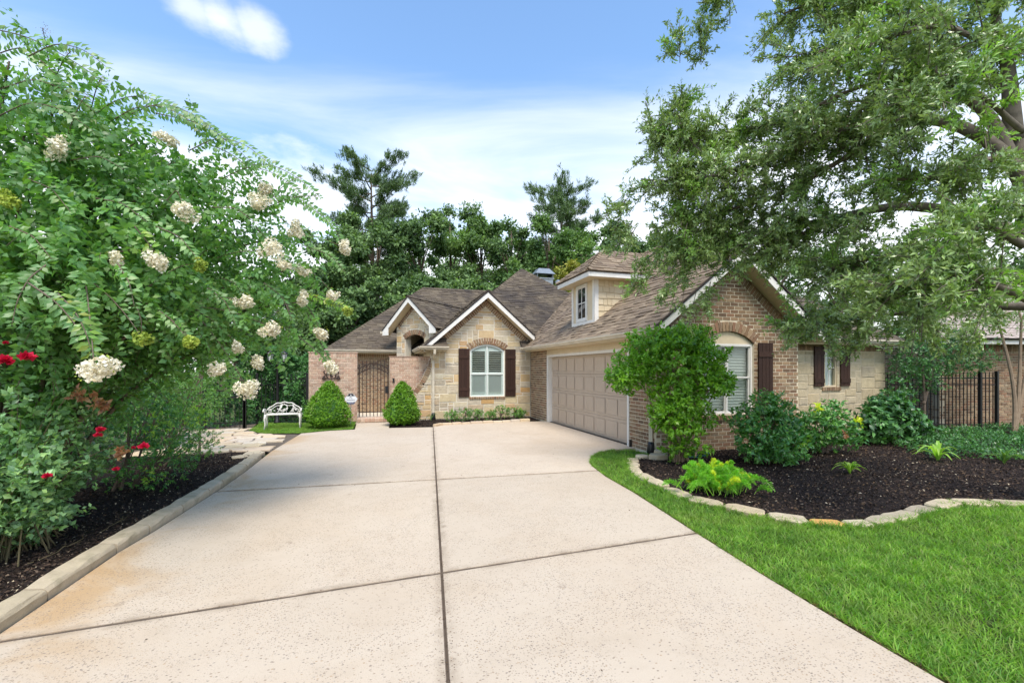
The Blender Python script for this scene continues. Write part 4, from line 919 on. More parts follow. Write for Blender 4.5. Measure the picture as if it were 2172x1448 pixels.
# eave return at the left foot of that gable
slope((0, 15.18, 2.50), (1, 0, 0), (0, 1, .75), lambda t: 1.42+t*.8, lambda t: 2.30, .52, SD, 'shingle_dark')
MB().box((1.45, 15.2, 2.36), (2.3, 15.6, 2.39)).build('eave_return', 'cream_trim', house); gutter((1.36, 15.18, 2.5), (2.34, 15.18, 2.5), (0, 1, 0)); gutter((1.44, 15.12, 2.5), (1.44, 18.4, 2.5), (1, 0, 0)); MB().box((1.44, 15.3, 2.36), (1.80, 18.4, 2.39)).build('soffit', 'cream_trim', house)
slope((0, 15.25, 2.50), (1, 0, 0), (0, 1, .75), lambda t: 5.0, lambda t: 5.35, .45, SD, 'shingle_dark'); gutter((4.9, 15.25, 2.5), (5.1, 15.25, 2.5), (0, 1, 0))
downspout([(1.86, 15.12, 2.40), (1.86, 15.14, 2.26), (1.86, 15.52, 2.06), (1.86, 15.54, .24)])
# swooping buttress wall at its left: stone under a curved brick coping
sw_pts = np.array([(.55, .70), (.78, .75), (1.0, .84), (1.2, 1.0), (1.38, 1.23), (1.54, 1.53), (1.66, 1.80), (1.76, 2.12)])
def sw_top(s): return np.interp(s, sw_pts[:, 0], sw_pts[:, 1])
class Swoop:
    def block(s, t, extra): 
        if t <= .70: return None
        x = np.interp(t+.17, sw_pts[:, 1], sw_pts[:, 0]); return (-9, x)
frB = frame((0, 15.62, 0), (1, 0, 0))
wB = MB().prism(frB, [(.55, -.1), (1.79, -.1), (1.79, 2.12)]+[tuple(p) for p in sw_pts[::-1]], -.16, -.012).build('buttress_wall', 'mortar_stone', house)
ashlar(ST, frB, 0, 2.1, lambda t: (.55, 1.78), [Swoop()], wB, seed=8, sizes=[(4, 2), (3, 2), (5, 2), (4, 1), (3, 1), (5, 3)])
cum = np.concatenate([[0], np.cumsum(np.linalg.norm(np.diff(sw_pts, axis=0), axis=1))]); d = 0.0
while d < cum[-1]-.06:
    p = np.array([np.interp(d+.004, cum, sw_pts[:, i]) for i in (0, 1)]); q = np.array([np.interp(d+.076, cum, sw_pts[:, i]) for i in (0, 1)]); tn = unit((q-p)[None])[0]; nn = np.array([tn[1], -tn[0]])
    BR.add(frB, [tuple(p+nn*.17), tuple(q+nn*.17), tuple(q), tuple(p)], -.18, .012, wB); d += .08
# ---- big pyramid roof, left wing roof
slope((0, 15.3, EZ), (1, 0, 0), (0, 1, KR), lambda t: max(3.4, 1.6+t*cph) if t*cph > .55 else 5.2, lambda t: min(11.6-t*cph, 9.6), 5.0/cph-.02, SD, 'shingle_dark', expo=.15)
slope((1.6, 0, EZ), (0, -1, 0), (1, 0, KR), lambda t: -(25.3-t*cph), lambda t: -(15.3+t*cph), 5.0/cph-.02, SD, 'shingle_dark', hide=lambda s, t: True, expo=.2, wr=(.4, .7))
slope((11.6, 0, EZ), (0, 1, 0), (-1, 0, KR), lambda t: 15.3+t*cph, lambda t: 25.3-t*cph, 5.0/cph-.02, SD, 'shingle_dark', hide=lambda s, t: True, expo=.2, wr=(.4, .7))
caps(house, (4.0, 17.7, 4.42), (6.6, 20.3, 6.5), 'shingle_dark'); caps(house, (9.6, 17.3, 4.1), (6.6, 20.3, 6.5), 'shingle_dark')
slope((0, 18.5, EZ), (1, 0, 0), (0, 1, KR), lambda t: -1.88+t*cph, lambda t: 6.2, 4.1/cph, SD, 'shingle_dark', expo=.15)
slope((-1.88, 0, EZ), (0, -1, 0), (1, 0, KR), lambda t: -(26.7-t*cph), lambda t: -(18.5+t*cph), 4.1/cph, SD, 'shingle_dark', hide=lambda s, t: True, expo=.2, wr=(.4, .7))
caps(house, (-1.88, 18.5, 2.5), (2.22, 22.6, 5.78), 'shingle_dark'); caps(house, (2.22, 22.6, 5.78), (6.0, 22.6, 5.78), 'shingle_dark')
frK = frame((0, 18.9, 0), (1, 0, 0)); wK = backing(frK, -.1, 2.42, lambda t: (-1.5, 1.9), [], 'court_wall', 'mortar_dark', house)
brick_wall(BR, frK, 0, 2.2, lambda t: (-1.5, 1.7), [], wK, lambda s, t: True); soldier(BR, frK, -1.5, 1.7, 2.21, 2.41, wK, hide=True)
MB().box((-1.5, 18.91, -.1), (-1.36, 26, 2.42)).build('side_wall', 'brick_pale', house)
MB().box((-1.86, 18.52, 2.36), (2.0, 18.9, 2.385)).build('soffit', 'cream_trim', house); gutter((-1.9, 18.5, 2.5), (1.3, 18.5, 2.5), (0, 1, 0))
MB().box((-1.3, 15.95, -.02), (1.8, 18.9, .03)).build('court_floor', 'flag', house)
# ---- angled entry porch
PC = np.array([1.36, 17.66, 0]); frP = frame(PC, (1, -1, 0)); KP = .95; AP = 4.30
po = Arch(-.42, .52, -.2, 2.90, .17, .20)
wP = backing(frP, -.1, 4.25, gable_span(-.86, .95, .05, AP, KP, .04), [po], 'porch_wall', 'mortar_stone', house, thick=.34)
ashlar(ST, frP, 1.6, 4.2, gable_span(-.86, .95, .05, AP, KP, .16), [po], wP, seed=12, sizes=[(4, 2), (3, 2), (5, 2), (4, 3), (3, 3)])
rake_band(BR, frP, .05, AP, KP, .93, wP, ln=.15); po.voussoirs(BR, frP, -.03, .006, wP)
rake(frP, .05, 4.50, 1.30, 1.30, KP, .38, h=.14, chop=.30)
frP2 = frame(PC-np.array([.7071, .7071, 0])*-1.35, (1, -1, 0)); wQ = backing(frP2, -.1, 3.3, lambda t: (-1.0, 1.0), [], 'porch_inner_wall', 'mortar_dark', house); brick_wall(BR, frP2, 1.4, 3.3, lambda t: (-.95, .95), [], wQ, lambda s, t: True)
for s_ in (-.86, .83): MB().prism(frP, [(s_, -.1), (s_+.12, -.1), (s_+.12, 3.25), (s_, 3.25)], -1.5, -.36).build('porch_side_wall', 'stone', house)
MB().prism(frP, [(-.9, 3.22), (.95, 3.22), (.95, 3.26), (-.9, 3.26)], -1.5, -.36).build('porch_ceiling', 'cream_trim', house)
rd = np.array([.7071, .7071, 0]); Sd = np.array([.7071, -.7071, 0]); apx = PC+Sd*.05-rd*.38; cP = 1/math.sqrt(1+KP*KP)
for sd_ in (1, -1):                                        # right and left porch slopes
    o = apx+Sd*sd_*1.33+np.array([0, 0, 4.50-KP*1.33]); T = -Sd*sd_+np.array([0, 0, KP])
    slope(o, rd*sd_, T, (lambda t: 0.0) if sd_ > 0 else (lambda t: -3.6), (lambda t: 3.6) if sd_ > 0 else (lambda t: 0.0), 1.33/cP, SD, 'shingle_dark')
caps(house, apx+np.array([0, 0, 4.5]), apx+rd*4.0+np.array([0, 0, 4.5]), 'shingle_dark')
MB().bar(apx-Sd*1.36+np.array([0, 0, 3.18]), apx-Sd*1.30+np.array([0, 0, 3.18]), .1, .09).build('gutter_end', 'gutter', house)
# ---- chimney cap
ch = MB().box((8.05, 22.1, 5.0), (8.95, 22.9, 6.52)).build('chimney', 'galvanised', house)
m = MB(); m.box((8.0, 22.05, 6.52), (9.0, 22.95, 6.57)); m.add([(7.95, 22.0, 6.78), (9.05, 22.0, 6.78), (9.05, 23.0, 6.78), (7.95, 23.0, 6.78), (8.2, 22.25, 7.10), (8.8, 22.25, 7.10), (8.8, 22.75, 7.10), (8.2, 22.75, 7.10)], [(0, 1, 5, 4), (1, 2, 6, 5), (2, 3, 7, 6), (3, 0, 4, 7), (4, 5, 6, 7), (3, 2, 1, 0)])
for x in (8.05, 8.93): m.box((x, 22.1, 6.57), (x+.03, 22.9, 6.78))
m.build('chimney_cap', 'galvanised', ch); MB().lathe((9.15, 21.9, 5.2), [(.10, 0), (.10, 1.05), (.17, 1.08), (.17, 1.16), (.08, 1.25)], 12).build('vent_pipe', 'galvanised', house)
# inner masses so that no light leaks through
MB().box((5.62, 8.2, 0), (9.05, 20, 2.38)).build('core', 'interior', house)
MB().box((2.0, 16.2, 0), (5.4, 24, 2.38)).build('core', 'interior', house); MB().box((9.05, 9.15, 0), (13.2, 20, 2.38)).build('core', 'interior', house)
BR.build('brick', 'brick', 'brick_courses', 300); ST.build('stone', 'stone', 'stone_courses', 290); SG.build('stone_block', 'stone_grey', 'stone_courses', 200)
SH.build('shingle', 'shingle', 'shingle_courses', 300); SD.build('shingle', 'shingle_dark', 'shingle_courses', 0)

# ================================================================ courtyard wall, gate, step
cw = thing('courtyard_wall', (-.8, 15.8, 0), 'pinkish brick courtyard wall either side of the iron gate', 'wall')
CB = Pieces()
frC = frame((0, 15.70, 0), (1, 0, 0)); frC2 = frame((0, 15.92, 0), (1, 0, 0)); frC3 = frame((-.62, 0, 0), (0, 1, 0))
def solid(fr, a, b, z1, th, name):
    return MB().prism(fr, [(a, -.1), (b, -.1), (b, z1), (a, z1)], -th, -.012).build(name, 'mortar', cw)
w1 = solid(frC, -2.1, -.62, 2.27, .26, 'wall'); brick_wall(CB, frC, 0, 2.1, lambda t: (-2.1, -.62), [], w1); soldier(CB, frC, -2.1, -.62, 2.12, 2.27, w1)
brick_wall(CB, frC3, 0, 2.26, lambda t: (15.7, 15.96), [], w1, lambda s, t: True)
w2 = solid(frC2, .42, 1.82, 2.16, .24, 'wall'); brick_wall(CB, frC2, 0, 2.02, lambda t: (.42, 1.80), [], w2); soldier(CB, frC2, .42, 1.80, 2.03, 2.16, w2)
MB().box((-2.12, 15.68, 2.272), (-.60, 15.98, 2.30)).build('coping', 'brick_pale', cw); MB().box((.40, 15.90, 2.162), (1.82, 16.18, 2.185)).build('coping', 'brick_pale', cw)
CB.build('brick', 'brick_pale', 'brick_courses', 300)
stp = thing('brick_step', (-.1, 15.6, 0), 'low brick step below the iron gate', 'step'); SB = Pieces()
frT = frame((0, 15.30, 0), (1, 0, 0)); stb = MB().box((-.615, 15.31, -.05), (.415, 15.92, .115)).build('tread', 'mortar', stp)
soldier(SB, frT, -.61, .41, .02, .125, stb, wd=.11, d1=.02); frT2 = frame((0, 15.30, .117), (1, 0, 0), (0, 1, 0)); 
for j in range(3): soldier(SB, frT2, -.61, .41, .0+j*.2, .19+j*.2, stb, wd=.11, d1=.012)
SB.build('brick', 'brick_pale', 'brick_courses', 200)
gt = thing('iron_gate', (-.1, 15.82, .12), 'tall black iron gate with arched double top rail in the courtyard wall', 'gate')
gy = 15.82
for x in (-.565, .365): MB().box((x-.022, gy-.022, .14), (x+.022, gy+.022, 1.90)).build('stile', 'bronze_metal', gt)
for x in np.linspace(-.565, .365, 9)[1:-1]:
    top = 2.0-.0*(x+.1)**2; m = MB().box((x-.012, gy-.012, .15), (x+.012, gy+.012, top)); m.lathe((x, gy, top), [(.012, 0), (.001, .05)], 6); m.build('picket', 'bronze_metal', gt)
for zb, zc_ in ((1.76, 1.93), (1.60, 1.77)):
    pts = [(-.56+.92*i/16, gy-.012, zb+(zc_-zb)*math.sin(math.pi*i/16)) for i in range(17)]; m = MB()
    for p, q in zip(pts[:-1], pts[1:]): m.bar(p, q, .03, .036)
    m.build('arched_rail', 'bronze_metal', gt)
for i in range(1, 9):
    x = -.565+.93*(i-.5)/8; zz_ = 1.68+.17*math.sin(math.pi*(i-.5)/8); ring = [(x+.042*math.cos(a), gy-.012, zz_+.042*math.sin(a)) for a in np.linspace(0, 2*math.pi, 13)]; MB().tube(ring, .007, 5, False).build('ring', 'bronze_metal', gt)
MB().box((-.55, gy-.016, .28), (.35, gy+.016, .31)).build('bottom_rail', 'bronze_metal', gt)
MB().box((.27, gy-.035, .92), (.39, gy+.03, 1.16)).build('lock_box', 'black_plastic', gt)
for z in (.5, 1.55, 1.75): MB().box((-.64, gy-.02, z), (-.58, gy+.02, z+.05)).build('hinge', 'bronze_metal', gt)
# handle of a bell beside the gate
MB().box((.52, 15.88, 1.28), (.58, 15.92, 1.42)).build('bell_plate', 'black_plastic', cw)
# iron wall ornament
orn = thing('wall_ornament', (-1.42, 15.66, 1.45), 'dark wrought iron scroll ornament hung on the brick wall', 'ornament'); oy = 15.665
def curve(pts, r_, name='scroll', mat='bronze_metal', par=None, n=7): return MB().tube(pts, r_, n).build(name, mat, par)
def spiral(cx, cz, r0, turns, a0, sgn, n=26): return [(cx+r0*(1-.72*i/n)*math.cos(a0+sgn*turns*2*math.pi*i/n), oy, cz+r0*(1-.72*i/n)*math.sin(a0+sgn*turns*2*math.pi*i/n)) for i in range(n+1)]
OXC, OZC = -1.42, 1.60
curve([(OXC+.14*math.cos(a), oy, OZC-.05+.14*math.sin(a)) for a in np.linspace(0, 2*math.pi, 25)], .016, par=orn)
for sg in (-1, 1):
    curve(spiral(OXC+sg*.17, OZC+.06, .13, .9, math.pi/2, sg), .015, par=orn); curve([(OXC+sg*.06, oy, OZC-.16), (OXC+sg*.14, oy, OZC-.14), (OXC+sg*.24, oy, OZC-.17), (OXC+sg*.27, oy, OZC-.19)], .016, par=orn)
    MB().prism(frame((OXC+sg*.22, oy, OZC-.13), (1, 0, 0)), [(-.06, -.06), (.06, -.06), (.045, .0), (.01, .07), (-.045, 0)], -.012, .012).build('leaf_finial', 'bronze_metal', orn)
MB().prism(frame((OXC, oy, OZC-.04), (1, 0, 0)), [(-.03, -.08), (.03, -.08), (.05, 0), (0, .12), (-.05, 0)], -.012, .012).build('leaf_finial', 'bronze_metal', orn)
# yard sign
ys = thing('yard_sign', (-.78, 15.0, 0), 'small white and blue lozenge security sign on a stake beside the clipped cone', 'sign'); frY = frame((-.78, 14.98, .80), (1, -.05, 0))
MB().bar((-.79, 15.0, 0), (-.78, 15.0, .75), .025, .02).build('stake', 'galvanised', ys)
hexp = [(-.20, 0), (-.09, -.17), (.09, -.17), (.20, 0), (.05, .17), (-.05, .17)]
fc = MB().prism(frY, hexp, -.012, 0).build('face', 'sign_white', ys)
MB().prism(frY, [(-.135, -.10), (-.09, -.165), (.09, -.165), (.135, -.10)], .001, .003).build('blue_band', 'sign_blue', fc); MB().prism(frY, [(-.085, -.125), (.085, -.125), (.08, -.11), (-.08, -.11)], .0035, .005).build('white_line', 'sign_white', fc)
MB().prism(frY, [(-.115, .085), (.115, .085), (.05, .166), (-.05, .166)], .001, .003).build('dark_peak', 'sign_dark', fc); MB().prism(frY, [(-.02, .095), (.02, .095), (0, .15)], .0035, .005).build('peak_mark', 'sign_white', fc)
for a, b, c, e in ((-.05, -.01, .03, .05), (.0, .045, .01, .03), (-.12, .12, -.045, -.025), (-.02, .015, .052, .068)): MB().prism(frY, [(a, c), (b, c), (b, e), (a, e)], .001, .003).build('print_line', 'sign_grey', fc)

# ================================================================ bench
bn = thing('garden_bench', (-2.62, 14.5, 0), 'white cast iron garden bench with pierced arched back on the grass', 'bench'); bn.rotation_euler.z = R(4)
def BL(m, name, par=bn): return m.build(name, 'white_iron', par, True, False)
W2 = .46
def topz(x): x = abs(x)/W2; return .74-.22*x**2.4+.012*math.cos(x*14)
def bt(pts, r_, name, par=bn): m = MB().tube(pts, r_, 7); return BL(m, name, par)
by_ = lambda z: .19+.10*(z-.42)/.33
bk = bt([(x, by_(topz(x)), topz(x)) for x in np.linspace(-W2, W2, 29)], .017, 'backrest')
bt([(x, by_(topz(x)-.07), topz(x)-.075) for x in np.linspace(-W2*.88, W2*.88, 21)], .010, 'inner_rail', bk); bt([(-W2, .19, .42), (W2, .19, .42)], .014, 'lower_rail', bk)
bz = random.Random(4)
for i in range(13):
    x0 = -W2*.9+W2*1.8*i/12; x1 = x0+bz.uniform(-.16, .16); zt_ = topz(max(-W2*.9, min(W2*.9, x1)))-.04; xm = (x0+x1)/2+bz.uniform(-.05, .05)
    x1 = max(-W2*.9, min(W2*.9, x1)); bt([(x0, by_(.43), .43), (xm-.02, by_(.5), .43+(zt_-.43)*.35), (xm+.02, by_(.56), .43+(zt_-.43)*.7), (x1, by_(zt_), zt_)], .009, 'lattice', bk)
for i in range(16):
    x0 = bz.uniform(-.38, .38); z0 = bz.uniform(.47, max(.5, topz(x0)-.1)); m = MB().prism(frame((x0, by_(z0)-.01, z0), (math.cos(i), 0, math.sin(i)), (-math.sin(i), 0, math.cos(i))), [(-.035, 0), (0, -.018), (.035, 0), (0, .018)], -.01, .01); BL(m, 'cast_leaf', bk)
seat = bt([(-W2, -.20, .42), (W2, -.20, .42)], .018, 'seat'); 
for y in (-.12, -.04, .04, .12): bt([(-W2, y, .415), (W2, y, .415)], .009, 'seat_bar', seat)
for i in range(11):
    x0 = -W2+.92*i/10; bt([(x0, -.2, .414), (x0+.06*(-1)**i, 0, .414), (x0, .19, .414)], .008, 'seat_scroll', seat)
for sg in (-1, 1):
    bt([(sg*W2, .19, .42), (sg*(W2+.02), .1, .56), (sg*(W2+.03), -.06, .58), (sg*(W2+.03), -.2, .56), (sg*(W2+.03), -.25, .53), (sg*(W2+.03), -.24, .50)], .018, 'armrest')
    bt([(sg*W2, -.19, .42), (sg*(W2+.01), -.15, .50), (sg*(W2+.02), -.20, .56)], .013, 'arm_support'); bt([(sg*W2, .0, .42), (sg*(W2+.01), -.03, .49), (sg*(W2+.02), .02, .57)], .011, 'arm_support')
    for y, yo in ((-.19, -.06), (.19, .07)): m = MB().tube([(sg*(W2-.02), y, .43), (sg*(W2-.0), y+yo*.15, .30), (sg*(W2-.015), y+yo*.1, .15), (sg*(W2+.005), y+yo*.6, .0)], [.034, .028, .018, .022], 8); BL(m, 'leg')
    bt([(sg*(W2-.02), -.19, .36), (sg*(W2-.10), -.19, .40), (sg*(W2-.18), -.19, .42)], .012, 'bracket')

# ================================================================ lamp post
lp = thing('lamp_post', (-3.05, 15.9, 0), 'black double-lantern lamp post against the dark hedge', 'lamp post'); lx, ly = -3.05, 15.9
MB().lathe((lx, ly, 0), [(.11, 0), (.11, .06), (.06, .12), (.045, .35), (.035, .4), (.033, 1.85), (.05, 1.9), (.02, 2.0)], 12).build('post', 'dark_metal', lp, True)
for sg in (-1, 1):
    MB().tube([(lx, ly, 1.82), (lx+sg*.08, ly, 1.80), (lx+sg*.17, ly, 1.86), (lx+sg*.2, ly, 1.95)], .014, 7).build('arm', 'dark_metal', lp)
    c = (lx+sg*.2, ly, 1.95); ln_ = MB().lathe(c, [(.03, 0), (.06, .03), (.065, .045), (.02, .05)], 6).build('lantern', 'dark_metal', lp)
    MB().lathe(c, [(.055, .05), (.092, .26)], 6).build('lamp_glass', 'lamp_glass', ln_)
    MB().lathe(c, [(.115, .262), (.115, .275), (.09, .31), (.04, .35), (.03, .36), (.012, .41), (.02, .43), (.004, .46)], 6).build('lamp_roof', 'dark_metal', ln_)
    for k in range(6):
        a = k*math.pi/3; MB().bar((c[0]+.06*math.cos(a), c[1]+.06*math.sin(a), c[2]+.05), (c[0]+.098*math.cos(a), c[1]+.098*math.sin(a), c[2]+.262), .01).build('cage_bar', 'dark_metal', ln_)

# ================================================================ iron fences
def iron_fence(name, p, q, h, label, step=.105, post_every=1.9, mat='dark_metal'):
    p, q = np.array(p, float), np.array(q, float); L = np.linalg.norm(q-p); d = (q-p)/L; f = thing(name, (*((p+q)/2), 0), label, 'fence')
    for z in (.18, h-.32, h-.14): MB().bar((*p, z), (*q, z), .03, .03).build('rail', mat, f)
    me = None; n = int(L/step)
    for i in range(n+1):
        c = p+d*L*i/n
        if me is None: m = MB().box((-.009, -.009, .05), (.009, .009, h)); m.lathe((0, 0, h), [(.012, 0), (.001, .05)], 5); me = mesh('picket', m.V, m.F, mat)
        ob = bpy.data.objects.new('picket', me); COL.objects.link(ob); ob.parent = f; ob.matrix_parent_inverse = Matrix.Translation(-f.location); ob.location = (*c, 0)
    for i in range(int(L/post_every)+2):
        c = p+d*min(L, i*post_every); MB().box((c[0]-.035, c[1]-.035, -.05), (c[0]+.035, c[1]+.035, h+.06)).build('post', mat, f)
    return f
iron_fence('iron_fence', (13.55, 9.25), (16.55, 8.05), 1.62, 'black iron picket fence between the stone wing and the neighbouring house', .095, 1.4)
iron_fence('iron_fence', (-4.7, 14.75), (-3.68, 14.75), 1.25, 'short black iron fence panel at the far end of the flagstone path', .12, 1.0)
iron_fence('iron_fence', (-3.68, 16.15), (-2.15, 16.0), 1.55, 'black iron fence half hidden in the hedge behind the bench', .12, 1.5)

# ================================================================ neighbouring house
nh = thing('neighbour_house', (18, 8.5, 0), 'neighbouring brick house with pale roof seen beneath the oak', 'house'); NB = Pieces()
frH = frame((16.15, 9.15, 0), (.957, -.20, 0)); wH = MB().prism(frH, [(0, -.1), (9, -.1), (9, 2.5), (0, 2.5)], -.2, -.012).build('wall', 'mortar_dark', nh)
brick_wall(NB, frH, 0, 2.25, lambda t: (0, 6.5), [], wH, lambda s, t: t < .5 or s > 4); soldier(NB, frH, 0, 6.5, 2.26, 2.46, wH)
frH2 = frame((16.15, 9.15, 0), (-.20, -.957, 0)); wH2 = MB().prism(frH2, [(-8, -.1), (0, -.1), (0, 2.5), (-8, 2.5)], -.2, -.007).build('wall', 'mortar_dark', nh); brick_wall(NB, frH2, 0, 2.45, lambda t: (-8, 0), [], wH2, lambda s, t: True)
NB.build('brick', 'brick', 'brick_courses', 240)
MB().prism(frH, [(-.5, 2.47), (9.5, 2.47), (9.5, 2.65), (-.5, 2.65)], .02, .42).build('eave', 'white_trim', nh)
o, S, T, N = frH; hd = -N; rT = unit((hd+np.array([0, 0, .7]))[None])[0]; frR = frame(o+N*.5+np.array([0, 0, 2.63]), S, rT); piece('shingle_pale', [(.34, .28, .24), (.29, .24, .21), (.38, .32, .28), (.32, .27, .235)], nscale=20, bump=.3)
m = MB(); rp = m.prism(frR, [(-.5, 0), (10, 0), (10, 5), (3.5, 5)], -.05, 0).build('roof', 'roof_felt', nh); NS = Pieces()
for i in range(33):
    t0 = i*.15; x = -.5+t0*.8
    while x < 9.5: w_ = random.uniform(.2, .45); NS.add(frR, [(x, t0), (x+w_-.004, t0), (x+w_-.004, t0+.15), (x, t0+.15)], 0, random.choice((.015, .025)), rp, True, .003, .012); x += w_
NS.build('shingle', 'shingle_pale', 'shingle_courses', 0)
# meter on its wall, white ornament at its foot
MB().lathe(tuple(o+S*2.55+N*.08+np.array([0, 0, .82])), [(.0, 0), (.09, .01), (.09, .16), (0, .17)], 12).build('meter', 'dark_metal', nh)
gs = thing('garden_statue', (17.6, 7.9, 0), 'small pale bird statue among groundcover by the neighbouring wall', 'statue')
m = MB(); b0 = np.array([17.6, 7.9, 0]); m.lathe(b0, [(.10, 0), (.11, .03), (.05, .06), (.04, .14)], 10); m.build('plinth', 'edge_stone', gs, True)
m = MB(); m.tube([b0+np.array(p) for p in ((.16, 0, .16), (.08, 0, .20), (0, 0, .25), (-.05, 0, .34), (-.06, 0, .40), (-.09, 0, .42), (-.14, 0, .41))], [.01, .055, .085, .06, .045, .04, .006], 10); m.build('bird', 'white_iron', gs, True)

# ================================================================ plants
def perp(A):
    A = unit(A); B = np.where(np.abs(A[:, 2:3]) < .9, np.array([[0, 0, 1.]]), np.array([[1., 0, 0]])); S = unit(np.cross(A, B)); return S, np.cross(S, A)
def rosettes(C, A, k, L, W, open_=(.5, 1.35), jit_=.02, lj=.3, fold=.2, curl=.12, updown=.0, kite=False):
    C, A = np.asarray(C, float), unit(np.asarray(A, float)); n = len(C); S, Q = perp(A)
    C2, A2, S2, Q2 = (np.repeat(x, k, 0) for x in (C, A, S, Q)); m = n*k
    ph = rng.uniform(0, 2*math.pi, m)[:, None]; th = rng.uniform(*open_, m)[:, None]
    D = A2*np.cos(th)+(S2*np.cos(ph)+Q2*np.sin(ph))*np.sin(th); D[:, 2] -= updown; D = unit(D)
    U = unit(A2+rng.normal(size=(m, 3))*.35+np.array([0, 0, .3]))
    Ls = L*rng.uniform(1-lj, 1+lj, m)
    if kite: return kite_geo(C2+A2*rng.uniform(-1, .2, (m, 1))*jit_*3+rng.normal(size=(m, 3))*jit_*.6, D, U, Ls, Ls*W*rng.uniform(.85, 1.15, m))
    return leaf_geo(C2+A2*rng.uniform(-1, .2, (m, 1))*jit_*3+rng.normal(size=(m, 3))*jit_*.4, D, U, Ls, Ls*W*rng.uniform(.85, 1.15, m), fold, curl)
def lumpy(D, seed, f=3.0):
    r_ = np.random.default_rng(seed); s_ = np.zeros(len(D))
    for i in range(6): w_ = r_.normal(size=3)*f; s_ += np.sin(D@w_+r_.uniform(0, 6.3))
    return s_/6
def blob(c, r, n, seed=0, inner=.55, lump=.3, f=3.0):
    """points through the outer part of a lumpy ellipsoid, with outward axes"""
    D = rvec(n); k = (1+lump*lumpy(D, seed, f))*(inner+(1-inner)*rng.random(n)**.6); r = np.array(r, float)
    return np.array(c)+D*r*k[:, None], unit(D/r+np.array([0, 0, .25]))
def bez(p0, p1, p2, n=10):
    t = np.linspace(0, 1, n)[:, None]; return (1-t)**2*np.array(p0)+2*t*(1-t)*np.array(p1)+t*t*np.array(p2)
def smooth_path(pts, n):
    pts = np.array(pts, float); d = np.concatenate([[0], np.cumsum(np.linalg.norm(np.diff(pts, axis=0), axis=1))]); t = np.linspace(0, d[-1], n); q = np.stack([np.interp(t, d, pts[:, i]) for i in range(3)], 1)
    for _ in range(3): q[1:-1] = .25*q[:-2]+.5*q[1:-1]+.25*q[2:]
    return q
LEAFMESH = {}
def leaf_split(name_one, name_mass, geos, mat, parent, limit=300):
    """the leaves that show largest as single objects, the rest as one mass"""
    V = np.concatenate([g[0] for g in geos]).reshape(-1, 5, 3); dz = (V[:, 0]-CO)@CF; px = ((V[:, 0]-CO)@CR)/np.maximum(.1, dz); py = (V[:, 0, 2]-CAMZ)/np.maximum(.1, dz)
    size = np.linalg.norm(V[:, 4]-V[:, 0], axis=1)/np.maximum(.3, dz); size[(dz < .5) | (np.abs(px) > 1.14) | (py > .82) | (py < -.69)] = 0
    order = np.argsort(-size)[:limit]; rest = np.ones(len(V), bool); rest[order] = False
    for i in order:
        q = V[i]; o0 = q[0].copy(); o = newobj(name_one, mesh(name_one, [tuple(p-o0) for p in q], [(0, 1, 2), (0, 2, 3), (1, 4, 2), (2, 4, 3)], mat), parent, True); o.location = tuple(map(float, o0))
    R_ = V[rest]; n = len(R_); T = np.array([[0, 1, 3], [1, 4, 3]])
    o = newobj(name_mass, tri_mesh(name_mass, R_.reshape(-1, 3), (np.arange(n)[:, None, None]*5+T[None]).reshape(-1, 3), mat), parent); o['kind'] = 'stuff'; return o
def frond(path, pairs, L, W, flat=None, young=None, droop=.25, wild=.4):
    """a shoot with leaves in two ranks"""
    P = smooth_path(path, pairs); n = len(P); d = unit(np.gradient(P, axis=0)); up = flat if flat is not None else unit((rng.normal(size=3)*.75+np.array([.15, -.45, .75]))[None])[0]
    S = unit(np.cross(d, np.broadcast_to(up, d.shape))); U = np.cross(S, d)
    tp = np.clip(np.minimum(np.arange(n)/3+.5, (n-np.arange(n))/5+.25), .2, 1); g_ = []
    for sg in (1, -1):
        D = unit(S*sg+d*.45+U*rng.normal(size=(n, 1))*.18+rng.normal(size=(n, 3))*wild-np.array([0, 0, droop])*rng.random((n, 1))); U = unit(U+rng.normal(size=(n, 3))*wild*1.3); Ls = L*tp*rng.uniform(.75, 1.15, n); kp = rng.random(n) > wild*.5; g_.append(leaf_geo((P+rng.normal(size=(n, 3))*.006)[kp], D[kp], U[kp], Ls[kp], Ls[kp]*W, .12, .14))
    return g_
def crop(path, a, b): return smooth_path(path, 24)[int(a*23):int(b*23)+1]

